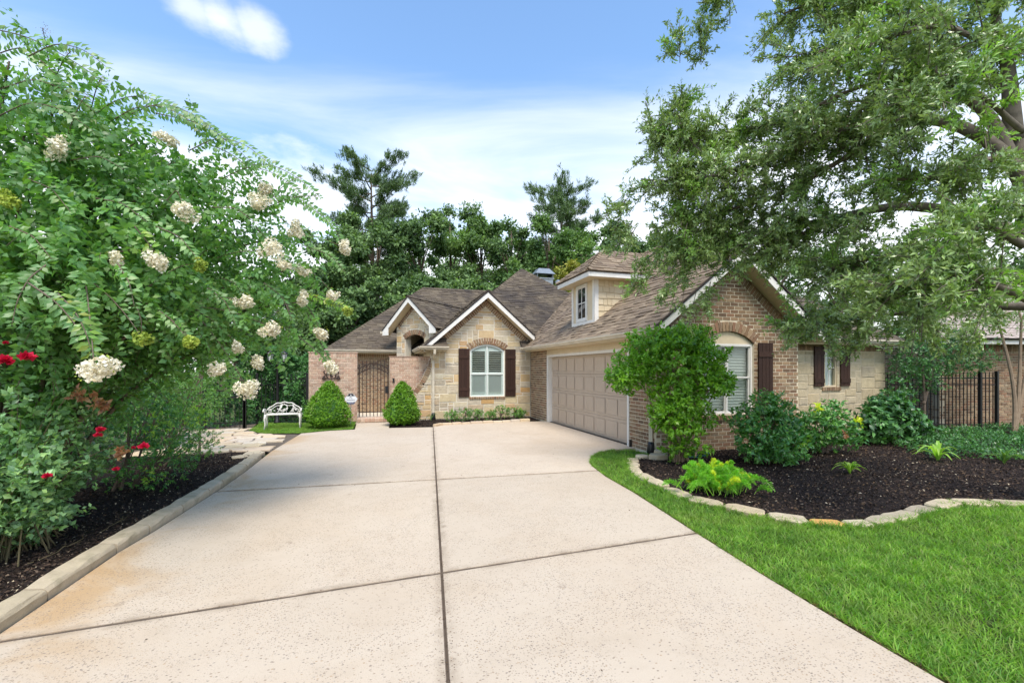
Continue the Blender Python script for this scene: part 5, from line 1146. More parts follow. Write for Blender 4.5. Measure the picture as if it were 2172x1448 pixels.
# ---- background trees (far beyond the roofs)
def far_tree(px, top, Z, wid, name, label, leafm='leaf_far', base=785, lumps=7, n=2600, seed=0, leaf=.26, trunk=True, kk=5):
    rr = random.Random(seed); b = at(px, base, Z); b[2] = -.1; H = (785-top)/FPX*Z+CAMZ; w_ = wid/FPX*Z/2*1.25
    t_ = thing(name, b, label, 'tree', 'trees behind the house'); C, A = [], []; m = MB()
    m.tube([b, b+np.array([.1, 0, H*.45]), b+np.array([0, .1, H*.9])], [.22, .16, .05], 7)
    lumps = lumps*6; n = int(n*(1.9 if 640 < px < 1420 else .8))
    for i in range(lumps):
        a = rr.uniform(0, 6.3); f = rr.random()**.8; z = H*(.22+.74*f); rad = w_*1.15*math.sqrt(rr.random())*math.sqrt(max(.05, 1-((f-.42)/.66)**2))
        c = b+np.array([math.cos(a)*rad, math.sin(a)*rad, z]); r_ = w_*rr.uniform(.13, .30); r_ = min(r_, max(.25, H-z+.15))
        p, ax = blob(c, (r_, r_, r_*.8), n//lumps, seed*31+i, .15, .6, 4.5); C.append(p); A.append(ax)
        if i % 2 == 0: m.tube(bez(b+np.array([0, 0, z*.6]), b+np.array([0, 0, z*.85]), c, 5), [.08, .07, .05, .04, .02], 5)
    m.build('trunk', 'bark', t_)
    leaf_obj('crown', [rosettes(np.concatenate(C), np.concatenate(A), kk, leaf, .55, (.4, 1.5), .12, kite=True)], leafm, t_)
    return t_
def pine(px, top, Z, wid, label, seed, crown=.45, dens=22):
    rr = random.Random(seed); b = at(px, 785, Z); b[2] = -.1; H = (785-top)/FPX*Z+CAMZ; w_ = wid/FPX*Z/2; t_ = thing('pine_tree', b, label, 'tree', 'trees behind the house')
    m = MB().tube([b, b+np.array([.15, 0, H*.5]), b+np.array([0, 0, H*.97])], [.28, .2, .05], 8); C, A = [], []
    for i in range(26):
        f = 1-crown+crown*(i+.5)/26; z = H*f; a = i*2.4+rr.random(); L = w_*(.35+.65*math.sin(math.pi*min(1, (1-f)/crown*.75+.18)))*rr.uniform(.6, 1.05)
        p0 = b+np.array([0, 0, z]); p1 = p0+np.array([math.cos(a)*L*.5, math.sin(a)*L*.5, L*.12]); p2 = p0+np.array([math.cos(a)*L, math.sin(a)*L, L*.28+rr.uniform(-.1, .2)])
        q = bez(p0, p1, p2, 6); m.tube(q, [.07, .055, .04, .03, .02, .012], 5)
        for k in range(max(4, int(L*2.3))):
            cc = q[min(5, 2+k % 4)]+np.array([rr.gauss(0, .25), rr.gauss(0, .25), rr.gauss(0, .12)]); cr = rr.uniform(.28, .6)
            for _ in range(9): C.append(cc+np.array([rr.gauss(0, 1), rr.gauss(0, 1), rr.gauss(.25, .7)])*cr*.62); A.append((math.cos(a)*.5, math.sin(a)*.5, .7))
    m.build('trunk', 'bark', t_); leaf_obj('crown', [rosettes(C, A, dens, .34, .15, (.1, 1.5), .10, kite=True)], 'needle', t_); return t_
pine(787, 356, 40, 225, 'tall open pine rising above the trees left of the roof peak', 3)
pine(1190, 402, 42, 165, 'round-topped pine standing behind the pyramid roof peak', 5, .36)
far_tree(700, 478, 34, 170, 'broadleaf_tree', 'dense tree behind the left end of the main roof', seed=1, n=3200)
far_tree(800, 452, 36, 170, 'broadleaf_tree', 'dark tree directly below the tall open pine', seed=2, n=3000)
far_tree(890, 462, 37, 160, 'broadleaf_tree', 'shorter tree right of the tall open pine', seed=3, n=2800)
far_tree(955, 425, 40, 150, 'broadleaf_tree', 'loose airy tree with ragged top between the two pines', seed=4, n=1900)
far_tree(1020, 455, 40, 140, 'broadleaf_tree', 'bright-topped tree in the middle of the tree line', 'leaf_far_bright', seed=5, n=2000)
far_tree(1085, 448, 38, 130, 'broadleaf_tree', 'thin see-through tree above the pyramid roof peak', seed=6, n=1300)
far_tree(1165, 465, 36, 150, 'broadleaf_tree', 'bright bushy tree in front of the round-topped pine', 'leaf_far_bright', seed=7, n=2600)
far_tree(1235, 470, 37, 130, 'broadleaf_tree', 'green tree behind the chimney cap', 'leaf_far_bright', seed=8, n=2200)
far_tree(1310, 462, 39, 120, 'broadleaf_tree', 'rounded tree just left of the overhanging oak', seed=9, n=2600)
far_tree(1200, 545, 27, 70, 'broadleaf_tree', 'small yellowish tree between chimney and dormer', 'leaf_yellowish', seed=10, n=900, leaf=.2)
far_tree(1390, 490, 34, 160, 'broadleaf_tree', 'dark tree behind the dormer ridge', seed=11, n=2200)
far_tree(1500, 520, 33, 190, 'broadleaf_tree', 'dark tree behind the gable peak', seed=12, n=2400)
far_tree(1640, 500, 32, 200, 'broadleaf_tree', 'dark tree behind the right rake of the gable', seed=13, n=2400)
far_tree(1780, 490, 30, 220, 'broadleaf_tree', 'dark tree behind the stone wing', seed=14, n=2600)
far_tree(1930, 520, 31, 220, 'broadleaf_tree', 'dark tree behind the iron fence', seed=15, n=2400)
far_tree(2090, 500, 33, 240, 'broadleaf_tree', 'dark tree behind the neighbouring roof', seed=16, n=2400)
for i, (x, y_, Z, w_) in enumerate(((610, 600, 30, 190), (500, 560, 28, 220), (350, 540, 26, 260), (180, 520, 26, 260), (20, 500, 26, 260))):
    far_tree(x, y_, Z, w_, 'broadleaf_tree', ['dark tree above the hedge behind the bench', 'dark tree filling the gap behind the crape myrtle edge', 'dark tree deep behind the crape myrtle', 'dark tree behind the crape myrtle trunk', 'dark tree at the picture edge behind the crape myrtle'][i], seed=20+i, n=2400)
for i, (x, y_, Z, w_) in enumerate(((720, 545, 52, 150), (830, 535, 53, 160), (930, 525, 54, 160), (1020, 520, 54, 150), (1110, 525, 54, 150), (1200, 535, 53, 150), (1290, 530, 53, 150), (1370, 520, 52, 150))):
    far_tree(x, y_, Z, w_, 'woodland_tree', ['far tree at the left of the woodland wall', 'far tree under the tall pine in the woodland wall', 'far tree right of the tall pine trunk', 'far tree in the middle of the woodland wall', 'far tree over the pyramid roof peak', 'far tree behind the chimney cap', 'far tree over the dormer roof', 'far tree where the oak begins to cover the woodland'][i], seed=60+i, n=1250, leaf=.36)
# under-storey right behind the house so no horizon shows
for i, (x, y_, Z, w_) in enumerate(((660, 655, 27, 130), (745, 610, 29, 150), (840, 590, 30, 150), (930, 585, 31, 150), (1010, 585, 31, 140))):
    far_tree(x, y_, Z, w_, 'understorey_tree', ['low dark tree at the left foot of the main roof', 'low dark tree over the left hip of the main roof', 'low dark tree over the porch gable', 'low dark tree over the left ridge', 'low dark tree beside the pyramid roof slope'][i], seed=40+i, n=2000, lumps=8)

# ---- hedges
def hedge(label, p, q, h, th, n, leaf=.075, mat='leaf_dark', name='hedge'):
    p, q = np.array(p, float), np.array(q, float); d = q-p; L = np.linalg.norm(d); d /= L; nn = np.array([d[1], -d[0]]); t_ = thing(name, (*((p+q)/2), 0), label, 'hedge')
    n = int(n*.72); leaf *= 1.15; a = rng.random(n)*L; z = rng.random(n)**.85*h; face = rng.random(n); dep = np.where(face < .72, 1-rng.random(n)**2*.35, rng.uniform(-1, 1, n)); z = np.where(face < .72, z, h*(1-.06*rng.random(n)))
    bl = .16*np.sin(a*3.1+z*2.3)+.12*np.sin(a*7.3-z*4.1)+rng.normal(size=n)*.06
    P = np.column_stack([p[0]+d[0]*a+nn[0]*(dep*th/2+bl), p[1]+d[1]*a+nn[1]*(dep*th/2+bl), z*(1+.07*np.sin(a*2.7)+.05*np.sin(a*6.1))+.02]); A = np.column_stack([nn[0]*dep+rng.normal(size=n)*.3, nn[1]*dep+rng.normal(size=n)*.3, .35+rng.random(n)*.5])
    leaf_obj('foliage', [rosettes(P, A, 5, leaf, .5, (.4, 1.4), .03, kite=True)], mat, t_)
    m = MB(); 
    for i in range(int(L/.6)+1): c = p+d*min(L, i*.6+.2); m.tube([(c[0], c[1], 0), (c[0]+.1, c[1], h*.5), (c[0]-.05, c[1], h*.8)], [.04, .03, .01], 5)
    m.build('stems', 'bark', t_)
hedge('dark ivy-covered hedge behind the white bench', (-4.3, 16.55), (-2.2, 16.55), 2.35, .7, 7000)
hedge('tall dark hedge beyond the flagstone path', (-9.5, 15.6), (-4.2, 15.9), 2.6, .9, 7000, .09)
hedge('dense dark hedge behind the crape myrtle and roses', (-10.5, 10.5), (-4.4, 12.2), 2.7, 1.2, 8000, .09)
hedge('dark hedge deep in shade behind the crape myrtle trunk', (-6.6, 1.5), (-6.2, 9.5), 2.4, 1.0, 6500, .09)
hedge('shaded greenery filling the gap behind the iron fence', (13.8, 13.0), (17.0, 12.4), 3.0, 1.2, 3500, .10)

# ---- clipped cones
def cone(loc, r_, h, label, seed):
    t_ = thing('clipped_cone', loc, label, 'topiary', 'clipped cone shrubs flanking the gate'); n = 2500; z = rng.random(n)**1.15; a = rng.random(n)*2*math.pi
    prof = np.interp(z, [0, .08, .22, .45, .7, .88, .96, 1], [.60, .90, 1, .87, .60, .36, .21, .05]); w_ = prof*(1+.07*np.sin(a*3+z*7+seed)+rng.normal(size=n)*.06)-(rng.random(n)**3)*.2
    P = np.column_stack([loc[0]+r_*w_*np.cos(a), loc[1]+r_*w_*np.sin(a), .07+z*h*(1+.02*np.sin(a*4))]); A = np.column_stack([np.cos(a), np.sin(a), .45+z*.5])
    leaf_obj('foliage', [rosettes(P, A, 5, .056, .5, (.3, 1.3), .02)], 'leaf_topiary', t_)
    MB().tube([(*loc[:2], -.02), (loc[0]+.01, loc[1], .12), (*loc[:2], h*.8)], [.05, .045, .01], 7).build('stem', 'bark', t_)
    m = MB().lathe((*loc[:2], .10), [(r_*.5, 0), (r_*.72, .15), (r_*.68, h*.4), (r_*.36, h*.68), (.02, h*.9)], 12); m.build('inner_core', 'leaf_dark', t_)  # solid body in the darker leaf colour, filling the cone's inside
cone((-1.38, 14.35, 0), .62, 1.27, 'larger clipped green cone shrub in front of the brick wall ornament', 1)
cone((.76, 14.3, 0), .52, 1.25, 'smaller clipped green cone shrub right of the iron gate', 2)

# ---- shrubs of rosettes
def shrub(name, label, cat, loc, lumps, leaf, W, mat, stems='bark', k=7, open_=(.5, 1.35), single=0, accents=(), group=None, inner=.45):
    """lumps: (dx,dy,z,rx,ry,rz,n)"""
    t_ = thing(name, loc, label, cat, group); L0 = np.array(loc, float); g_ = []; m = MB()
    for i, (dx, dy, z, rx, ry, rz, n) in enumerate(lumps):
        c = L0+np.array([dx, dy, z]); p, a = blob(c, (rx, ry, rz), n, abs(hash((name, i, round(L0[0]*10)))) % 9999 if False else i*17+int(abs(L0[0])*10), inner, .28, 3.2); kp = p[:, 2] > .04
        g_.append(rosettes(p[kp], a[kp], k, leaf, W, open_, leaf*.25))
        m.tube(bez(L0+rng.normal(size=3)*np.array([.06, .06, 0]), L0+np.array([dx*.3, dy*.3, z*.6]), c+np.array([0, 0, rz*.3]), 7), list(np.linspace(.022, .007, 7)), 5)
        for _ in range(5): e = c+unit(rng.normal(size=(1, 3)))[0]*np.array([rx, ry, rz])*.7; m.tube(bez(L0+np.array([dx*.3, dy*.3, z*.3]), c, e, 5), [.010, .008, .006, .005, .003], 4)
    m.build('stems', stems, t_)
    (leaf_split('leaf', 'foliage', g_, mat, t_, single) if single else leaf_obj('foliage', g_, mat, t_))
    for (dx, dy, z, r_, n, mt) in accents:
        p, a = blob(L0+np.array([dx, dy, z]), (r_, r_, r_), n, 5, .3, .2); leaf_obj('new_growth', [rosettes(p, a, 6, leaf*.95, W, (.3, 1.2), .01)], mt, t_)
    return t_
# ligustrum standing before the garage corner
lg = thing('ligustrum_tree', (5.4, 7.1, 0), 'bright glossy green small tree standing before the garage corner', 'tree'); Lb = np.array([5.4, 7.1, 0]); m = MB(); g_ = []
LL = [(1425, 765, 8.3, .78, 380), (1340, 785, 8.2, .46, 190), (1318, 800, 8.0, .30, 80), (1495, 765, 8.3, .50, 200), (1435, 850, 8.1, .60, 250), (1375, 735, 8.4, .50, 170), (1470, 720, 8.4, .42, 150), (1430, 715, 8.2, .32, 90), (1515, 815, 8.0, .34, 90), (1540, 810, 8.0, .22, 45), (1465, 900, 8.0, .36, 120), (1440, 950, 8.1, .34, 90), (1475, 950, 7.9, .30, 60), (1420, 880, 8.0, .4, 120), (1500, 880, 8.2, .25, 50)]
for i, (px, py, Z, r_, n) in enumerate(LL):
    c = at(px, py, Z); n = int(n*(1.0 if i < 10 or i == 13 else .42)); p, a = blob(c, (r_, r_, r_*.85), n, 100+i, .3, .38, 3.5); g_.append(rosettes(p, a, 10, .078, .48, (.35, 1.35), .03))
    b1 = Lb+np.array([rng.normal()*.08, rng.normal()*.06, 0]); m.tube(bez(b1, b1+np.array([(c-b1)[0]*.15, (c-b1)[1]*.15, c[2]*.55]), c, 9), list(np.linspace(.034 if i < 7 else .018, .008, 9)), 6)
    for _ in range(4): e = c+unit(rng.normal(size=(1, 3)))[0]*r_*.8; m.tube(bez(c-np.array([0, 0, r_*.5]), c, e, 4), [.009, .007, .005, .003], 4)
m.build('trunk', 'bark_pale', lg); leaf_split('leaf', 'crown', g_, 'leaf_bright', lg, 150)
# shrubs in the big bed
shrub('viburnum_shrub', 'large leafy green shrub under the gable window in the mulch bed', 'shrub', (6.95, 6.55, 0), [(0, 0, .62, .62, .5, .55, 260), (-.42, -.15, .42, .40, .36, .40, 130), (.45, .05, .55, .45, .4, .5, 150), (.0, -.35, .35, .45, .35, .34, 120), (-.1, .1, 1.05, .35, .3, .28, 70), (.35, .2, 1.0, .3, .3, .3, 60), (-.5, .1, .8, .3, .28, .3, 60)], .088, .44, 'leaf_glossy', k=7, single=200, accents=((.3, -.42, .42, .13, 10, 'leaf_lime'),))
shrub('viburnum_shrub', 'medium green shrub below the stone wing window', 'shrub', (8.75, 6.95, 0), [(0, 0, .5, .55, .45, .5, 200), (-.3, -.1, .55, .4, .35, .45, 120), (.25, 0, .8, .35, .3, .32, 80), (.4, -.2, .4, .3, .3, .35, 70)], .085, .44, 'leaf_glossy', k=7, accents=((.62, -.3, .62, .12, 9, 'leaf_yellowgreen'), (-.35, -.2, .95, .1, 6, 'leaf_yellowgreen'), (.0, -.45, .45, .08, 4, 'leaf_bronze')))
shrub('hydrangea_shrub', 'broad dark-leaved shrub in front of the iron fence', 'shrub', (11.4, 7.35, 0), [(0, 0, .5, .75, .55, .5, 210), (-.6, .1, .45, .45, .4, .42, 100), (.65, 0, .38, .5, .4, .36, 110), (.0, .1, .88, .5, .4, .28, 90)], .13, .62, 'leaf_dark', k=5, open_=(.7, 1.5))
shrub('hydrangea_shrub', 'small dark shrub against the stone wing corner', 'shrub', (12.9, 8.3, 0), [(0, 0, .6, .5, .4, .6, 120), (.2, .0, 1.1, .4, .3, .4, 60)], .10, .55, 'leaf_dark', k=5)
for i, (x, y_, s_) in enumerate(((2.35, 14.75, .26), (2.75, 14.6, .32), (3.2, 14.8, .28), (3.6, 14.55, .24), (4.05, 14.8, .34), (4.5, 14.7, .30), (4.8, 14.9, .24))):
    shrub('bedding_shrub', ['first low shrub right of the downspout in the window bed', 'second low shrub in the window bed', 'low shrub under the window shutter', 'smallest low shrub under the arched window', 'tallest low shrub under the arched window', 'low shrub under the shutter nearest the garage', 'last low shrub beside the garage corner'][i], 'shrub', (x, y_, 0), [(0, 0, s_*.75, s_, s_, s_*.75, 75), (.1, 0, s_*1.0, s_*.6, s_*.6, s_*.5, 30)], .055, .34, 'leaf_fine', k=7, group='low shrubs in the window bed', accents=((.0, -.1, s_*1.35, .09, 4, 'leaf_bronze' if i % 2 else 'leaf_lime'),))
# foxtail fern
ff = thing('foxtail_fern', (4.52, 5.15, 0), 'bright green foxtail fern spilling over the stone edging', 'fern'); b0 = np.array([4.52, 5.15, .03]); gF, gY = [], []; m = MB()
for i in range(170):
    a = rng.uniform(0, 6.283); L = rng.uniform(.24, .60); out = rng.uniform(.2, 1.0); e = b0+np.array([math.cos(a)*L*out, math.sin(a)*L*out*.85, L*(.80-.72*out)+.03]); of = np.array([rng.normal()*.16, rng.normal()*.13, 0]); mid = b0+of+np.array([math.cos(a)*L*out*.5, math.sin(a)*L*out*.4, L*.68]); e = e+of; q = bez(b0+of, mid, e, 26); m.tube(q[::5], .004, 4)
    d_ = unit(np.gradient(q, axis=0)); S, Q = perp(d_); k = 15; P = np.repeat(q[4:], k, 0); n = len(P); J_ = 26; ph = rng.uniform(0, 6.283, (n, 1)); D = np.repeat(S[4:], k, 0)*np.cos(ph)+np.repeat(Q[4:], k, 0)*np.sin(ph)+np.repeat(d_[4:], k, 0)*.55; w_ = np.repeat(np.interp(np.arange(4, 26), [4, 9, 20, 25], [.5, 1, 1, .3]), k); (gY if i % 9 == 0 else gF).append(leaf_geo(P, D, rvec(n), .052*w_*rng.uniform(.7, 1.2, n), .007, .1, .1, tri=2))
m.build('stems', 'leaf_lime', ff); leaf_obj('fronds', gF, 'fern', ff); leaf_obj('yellow_fronds', gY, 'leaf_yellowgreen', ff)
def strap(loc, n, L, label, mat='leaf_lime', wd=.018, name='daylily', group='strap-leaved clumps in the bed'):
    t_ = thing(name, loc, label, 'plant', group); me = []
    for i in range(n):
        a = rng.uniform(0, 6.283); l = L*rng.uniform(.6, 1.1); o_ = rng.uniform(.25, .95); q = bez((0, 0, 0), (math.cos(a)*l*.3*o_, math.sin(a)*l*.3*o_, l*.75), (math.cos(a)*l*o_, math.sin(a)*l*o_, l*(.75-.6*o_)), 8); s_ = np.array([-math.sin(a), math.cos(a), 0]); w_ = wd*np.array([.7, 1, 1, 1, .9, .7, .45, .05]); V = []
        for k in range(8): V += [q[k]-s_*w_[k], q[k]-np.array([0, 0, .006]), q[k]+s_*w_[k]]
        F = [f for k in range(7) for f in ((3*k, 3*k+1, 3*k+4, 3*k+3), (3*k+1, 3*k+2, 3*k+5, 3*k+4))]; o = newobj('blade', mesh('blade', V, F, mat), t_, False)
    return t_
strap((7.45, 5.45, 0), 26, .34, 'short strap-leaved clump alone in the middle of the mulch'); strap((10.1, 5.75, 0), 16, .62, 'tall upright strap-leaved clump towards the picture edge', wd=.028); strap((10.9, 5.2, 0), 30, .45, 'drooping strap-leaved clump among the groundcover', 'leaf_fine', .014)
strap((11.6, 4.9, 0), 26, .4, 'second drooping strap-leaved clump at the edge of the groundcover', 'leaf_fine', .014); strap((1.75, 15.2, 0), 12, .42, 'thin wispy clump at the downspout foot', 'leaf_fine', .008); strap((5.65, 7.35, 0), 14, .34, 'wispy shoots beside the garage corner', 'leaf_fine', .012)
GC = [(10.2, 5.9), (11.0, 5.6), (12, 4.6), (17, 3.5), (18.5, 8), (15, 8.3), (12, 8.2), (10.8, 6.8)]; q = scatter(GC, 5200); P = np.column_stack([q, .02+rng.random(len(q))*.18*(1+.5*np.sin(q[:, 0]*3)*np.sin(q[:, 1]*2.3))]); A = rng.normal(size=P.shape)*.5; A[:, 2] = 1
tag(leaf_obj('groundcover', [rosettes(P, A, 5, .06, .42, (.6, 1.5), .02, kite=True)], 'leaf_dark'), 'low dark green groundcover spreading towards the neighbouring wall', 'groundcover')
MB().tube([(5.55, 7.55, .02), (5.7, 7.3, .03), (6.0, 7.25, .02), (6.3, 7.4, .03), (6.5, 7.6, .02), (6.2, 7.65, .02), (5.8, 7.5, .04), (6.1, 7.2, .05)], .012, 7).build('garden_hose', 'green_hose')
tag(bpy.data.objects['garden_hose'], 'thin teal garden hose lying behind the fern', 'hose')
rod = MB().bar((6.32, 7.72, 0), (6.36, 7.80, .72), .014, .014).build('metal_stake', 'bronze_metal'); tag(rod, 'thin dark metal stake leaning under the gable window', 'stake')
# pale multi-stem tree by the neighbour, dark young tree behind the fence
def small_tree(name, label, loc, stems, lumps, leaf, W, mat, bark, k=6, rad=.03):
    t_ = thing(name, loc, label, 'tree'); L0 = np.array(loc, float); m = MB(); g_ = []
    for s_ in stems: q = smooth_path([L0+np.array(p) for p in s_], 10); m.tube(q, list(np.linspace(rad, rad*.45, 10)), 7)
    for i, (dx, dy, z, r_, n) in enumerate(lumps):
        c = L0+np.array([dx, dy, z]); p, a = blob(c, (r_, r_, r_*.8), n, i*13+int(abs(L0[1])*10), .3, .4, 3.2); g_.append(rosettes(p, a, k, leaf, W, (.4, 1.4), leaf*.4))
        s_ = min(stems, key=lambda s: np.linalg.norm(np.array(s[-1])-np.array([dx, dy, z]))); e = L0+np.array(s_[-1]); m.tube(bez(e, (e+c)/2+np.array([0, 0, .1]), c, 5), list(np.linspace(rad*.5, .008, 5)), 5)
        for _ in range(6): m.tube(bez(c, c+rng.normal(size=3)*r_*.2, c+unit(rng.normal(size=(1, 3)))[0]*r_*.85, 4), [.010, .007, .005, .003], 4)
    m.build('trunk', bark, t_); leaf_obj('crown', g_, mat, t_); return t_
small_tree('myrtle_tree', 'pale multi-stemmed tree before the neighbouring brick wall', (15.9, 7.4, 0), [((0, 0, 0), (.1, 0, .8), (-.1, 0, 1.7), (-.4, .1, 2.9)), ((.05, 0, 0), (.2, 0, .9), (.25, 0, 1.8), (.1, -.1, 3.0)), ((.1, .05, 0), (.35, 0, 1.0), (.6, 0, 2.0), (.9, 0, 3.0))], [(-.5, 0, 3.3, .8, 120), (.1, 0, 3.4, .8, 130), (.9, 0, 3.3, .9, 130), (-1.0, .3, 3.0, .7, 90)], .07, .42, 'leaf_oak', 'bark_pale', rad=.055)
small_tree('young_tree', 'dark slender young tree in front of the iron fence', (14.2, 8.4, 0), [((0, 0, 0), (.05, 0, .9), (-.05, 0, 1.6), (0, 0, 2.4)), ((0, 0, .8), (.3, 0, 1.5), (.6, 0, 2.1))], [(-.3, 0, 2.1, .7, 240), (.5, 0, 2.0, .7, 240), (0, 0, 2.7, .7, 200), (1.2, -.1, 1.9, .6, 180), (-.5, .1, 1.8, .5, 140), (.2, 0, 1.4, .45, 110), (1.5, 0, 2.5, .6, 160), (1.9, -.2, 2.0, .5, 100)], .075, .36, 'leaf_dark', 'bark', rad=.04)
small_tree('holly_sapling', 'airy light green sapling with a thin trunk beside the flagstone path', (-3.42, 10.45, 0), [((0, 0, 0), (.02, 0, .5), (-.02, 0, 1.0), (.05, 0, 1.6))], [(0, 0, 1.55, .62, 150), (-.45, 0, 1.3, .5, 110), (.45, -.1, 1.35, .5, 110), (.1, -.2, 1.0, .42, 80), (.75, 0, 1.5, .35, 60), (-.2, -.2, .75, .32, 50), (.15, 0, 2.0, .45, 80)], .05, .36, 'leaf_fine', 'bark', rad=.025)
shrub('yaupon_shrub', 'dark fine-leaved shrub between the roses and the sapling', 'shrub', (-3.35, 7.6, 0), [(0, 0, .75, .7, .7, .75, 420), (.45, .3, .65, .5, .5, .6, 220), (-.4, -.3, 1.1, .6, .6, .6, 260), (.1, .6, 1.2, .5, .5, .45, 160), (.5, -.3, .35, .35, .4, .33, 90)], .048, .36, 'leaf_glossy', k=7, accents=((.45, -.35, .95, .22, 26, 'leaf_lime'), (.62, .1, .55, .18, 18, 'leaf_lime'), (.5, -.5, .3, .14, 12, 'leaf_lime'), (.2, .0, 1.45, .2, 18, 'leaf_lime'), (.72, .3, 1.0, .2, 20, 'leaf_lime')))
shrub('yaupon_shrub', 'dense fine-leaved shrub just in front of the sapling', 'shrub', (-3.5, 9.3, 0), [(0, 0, .8, .65, .6, .8, 320), (.35, 0, 1.25, .45, .45, .45, 150), (-.5, 0, 1.2, .6, .6, .6, 200), (.55, -.2, .5, .35, .35, .4, 90)], .05, .36, 'leaf_fine', k=7, accents=((.5, -.3, .9, .2, 18, 'leaf_lime'),))
shrub('yaupon_shrub', 'shadowy shrub under the crape myrtle crown', 'shrub', (-4.3, 6.6, 0), [(0, 0, 1.0, .8, .9, 1.0, 420), (.3, 1.0, 1.0, .7, .7, .9, 300), (-.2, -1.2, 1.0, .8, .8, .9, 320)], .055, .4, 'leaf_dark', k=7)
# rose bush
rb = thing('rose_bush', (-3.25, 5.2, 0), 'red-flowering rose bush with grey-green leaves beside the kerb', 'rose bush'); b0 = np.array([-3.2, 5.3, 0]); m = MB(); g_ = []; tips = []
for i in range(115):
    a = rng.uniform(0, 6.283); L = rng.uniform(.5, 1.8); sp_ = rng.uniform(.15, .85); e = b0+np.array([math.cos(a)*L*sp_*(.58 if math.cos(a) > 0 else .9), math.sin(a)*L*sp_*1.1, max(.14, L*(1.08-.72*sp_))]); q = bez(b0+np.array([rng.normal()*.12, rng.normal()*.3, 0]), b0+(e-b0)*.35+np.array([0, 0, L*.35]), e, 9); m.tube(q, list(np.linspace(.0065, .003, 9)), 5); tips.append(e)
    for s_ in q[3:]:
        for _ in range(5):
            c = s_+rng.normal(size=3)*.075; ax = unit((rng.normal(size=3)*.8+np.array([0, 0, .6])+(c-b0)*.3)[None]); g_.append(rosettes(c[None], ax, 5, .056, .62, (.7, 1.45), .012, fold=.12))
m.build('stems', 'twig', rb); leaf_split('leaf', 'foliage', g_, 'leaf_rose', rb, 200)
def bloom(c, r_, par, name='rose_bloom'):
    n = 46; D = rvec(n); D[:, 2] = np.abs(D[:, 2])*.8+.1; return leaf_obj(name, [leaf_geo(np.array(c)+D*r_*.25*rng.random((n, 1)), D, rvec(n)+D, r_*rng.uniform(.7, 1.1, n), r_*.9, .3, -.1)], 'petal_red', par, kind=None)
for px, py, Z, r_ in ((10, 768, 3.3, .055), (58, 760, 3.3, .055), (214, 913, 3.6, .035), (208, 924, 3.6, .03), (305, 948, 3.9, .042), (100, 1010, 3.4, .03), (283, 950, 4.3, .022), (246, 995, 4.15, .028), (12, 728, 3.6, .02)): bloom(at(px, py, Z), r_, rb)
for px, py, Z in ((195, 850, 4.0), (170, 838, 4.0), (215, 860, 4.1), (262, 962, 4.2)):
    p, a = blob(at(px, py, Z), (.07, .07, .06), 7, 3, .2, .2); leaf_obj('bronze_shoot', [rosettes(p, a, 5, .055, .5, (.4, 1.3), .01)], 'leaf_bronze', rb)
# dry twigs lying on the mulch
for ti, (u, v, a, L) in enumerate(((-2.85, 4.85, .9, .5), (-2.7, 5.6, 1.2, .35))):
    tw = MB(); q = np.cumsum(np.vstack([[(u, v, .05)], np.column_stack([np.cos(a+rng.normal(size=7)*.45)*L/7, np.sin(a+rng.normal(size=7)*.45)*L/7, np.abs(rng.normal(size=7))*.012])]), 0); tw.tube(q, list(np.linspace(.0035, .001, 8)), 5)
    for k in (3, 5): tw.tube([q[k], q[k]+np.array([.05*rng.normal(), .08, .03]), q[k]+np.array([.06*rng.normal(), .13, .05])], [.002, .0015, .0008], 4)
    tag(tw.build('dry_twig', 'twig'), ['longer bare dry twig on the mulch below the rose bush', 'shorter bare dry twig on the mulch beside the kerb'][ti], 'twig')

# ---- crape myrtle
cm = thing('crape_myrtle', (-3.75, 6.15, 0), 'big crape myrtle with arching leafy shoots and white flower clusters over the bed', 'tree'); b0 = np.array([-3.75, 6.15, 0]); m = MB(); g_ = []; gy_ = []
LIMBPTS = []
ENDS = [(20, 130, 4.4), (110, 190, 4.5), (190, 250, 4.7), (290, 300, 4.9), (380, 340, 5.1), (470, 400, 5.3), (550, 450, 5.6), (610, 500, 5.9), (640, 570, 6.1), (640, 640, 6.1), (590, 690, 5.9), (520, 720, 5.7), (470, 660, 5.4), (430, 560, 5.1), (380, 470, 4.9), (300, 420, 4.6), (220, 390, 4.4), (130, 330, 4.2), (50, 290, 4.0), (40, 440, 3.7), (130, 480, 3.7), (240, 540, 3.9), (330, 600, 4.3), (400, 650, 4.6), (300, 640, 4.2), (180, 590, 3.8), (80, 540, 3.6), (30, 600, 3.6), (120, 640, 3.8), (-60, 250, 4.2), (-60, 500, 3.8), (480, 500, 6.6), (340, 360, 6.2), (180, 300, 5.8), (520, 600, 6.8), (260, 480, 6.0)]
EP = [at(*e) for e in ENDS]
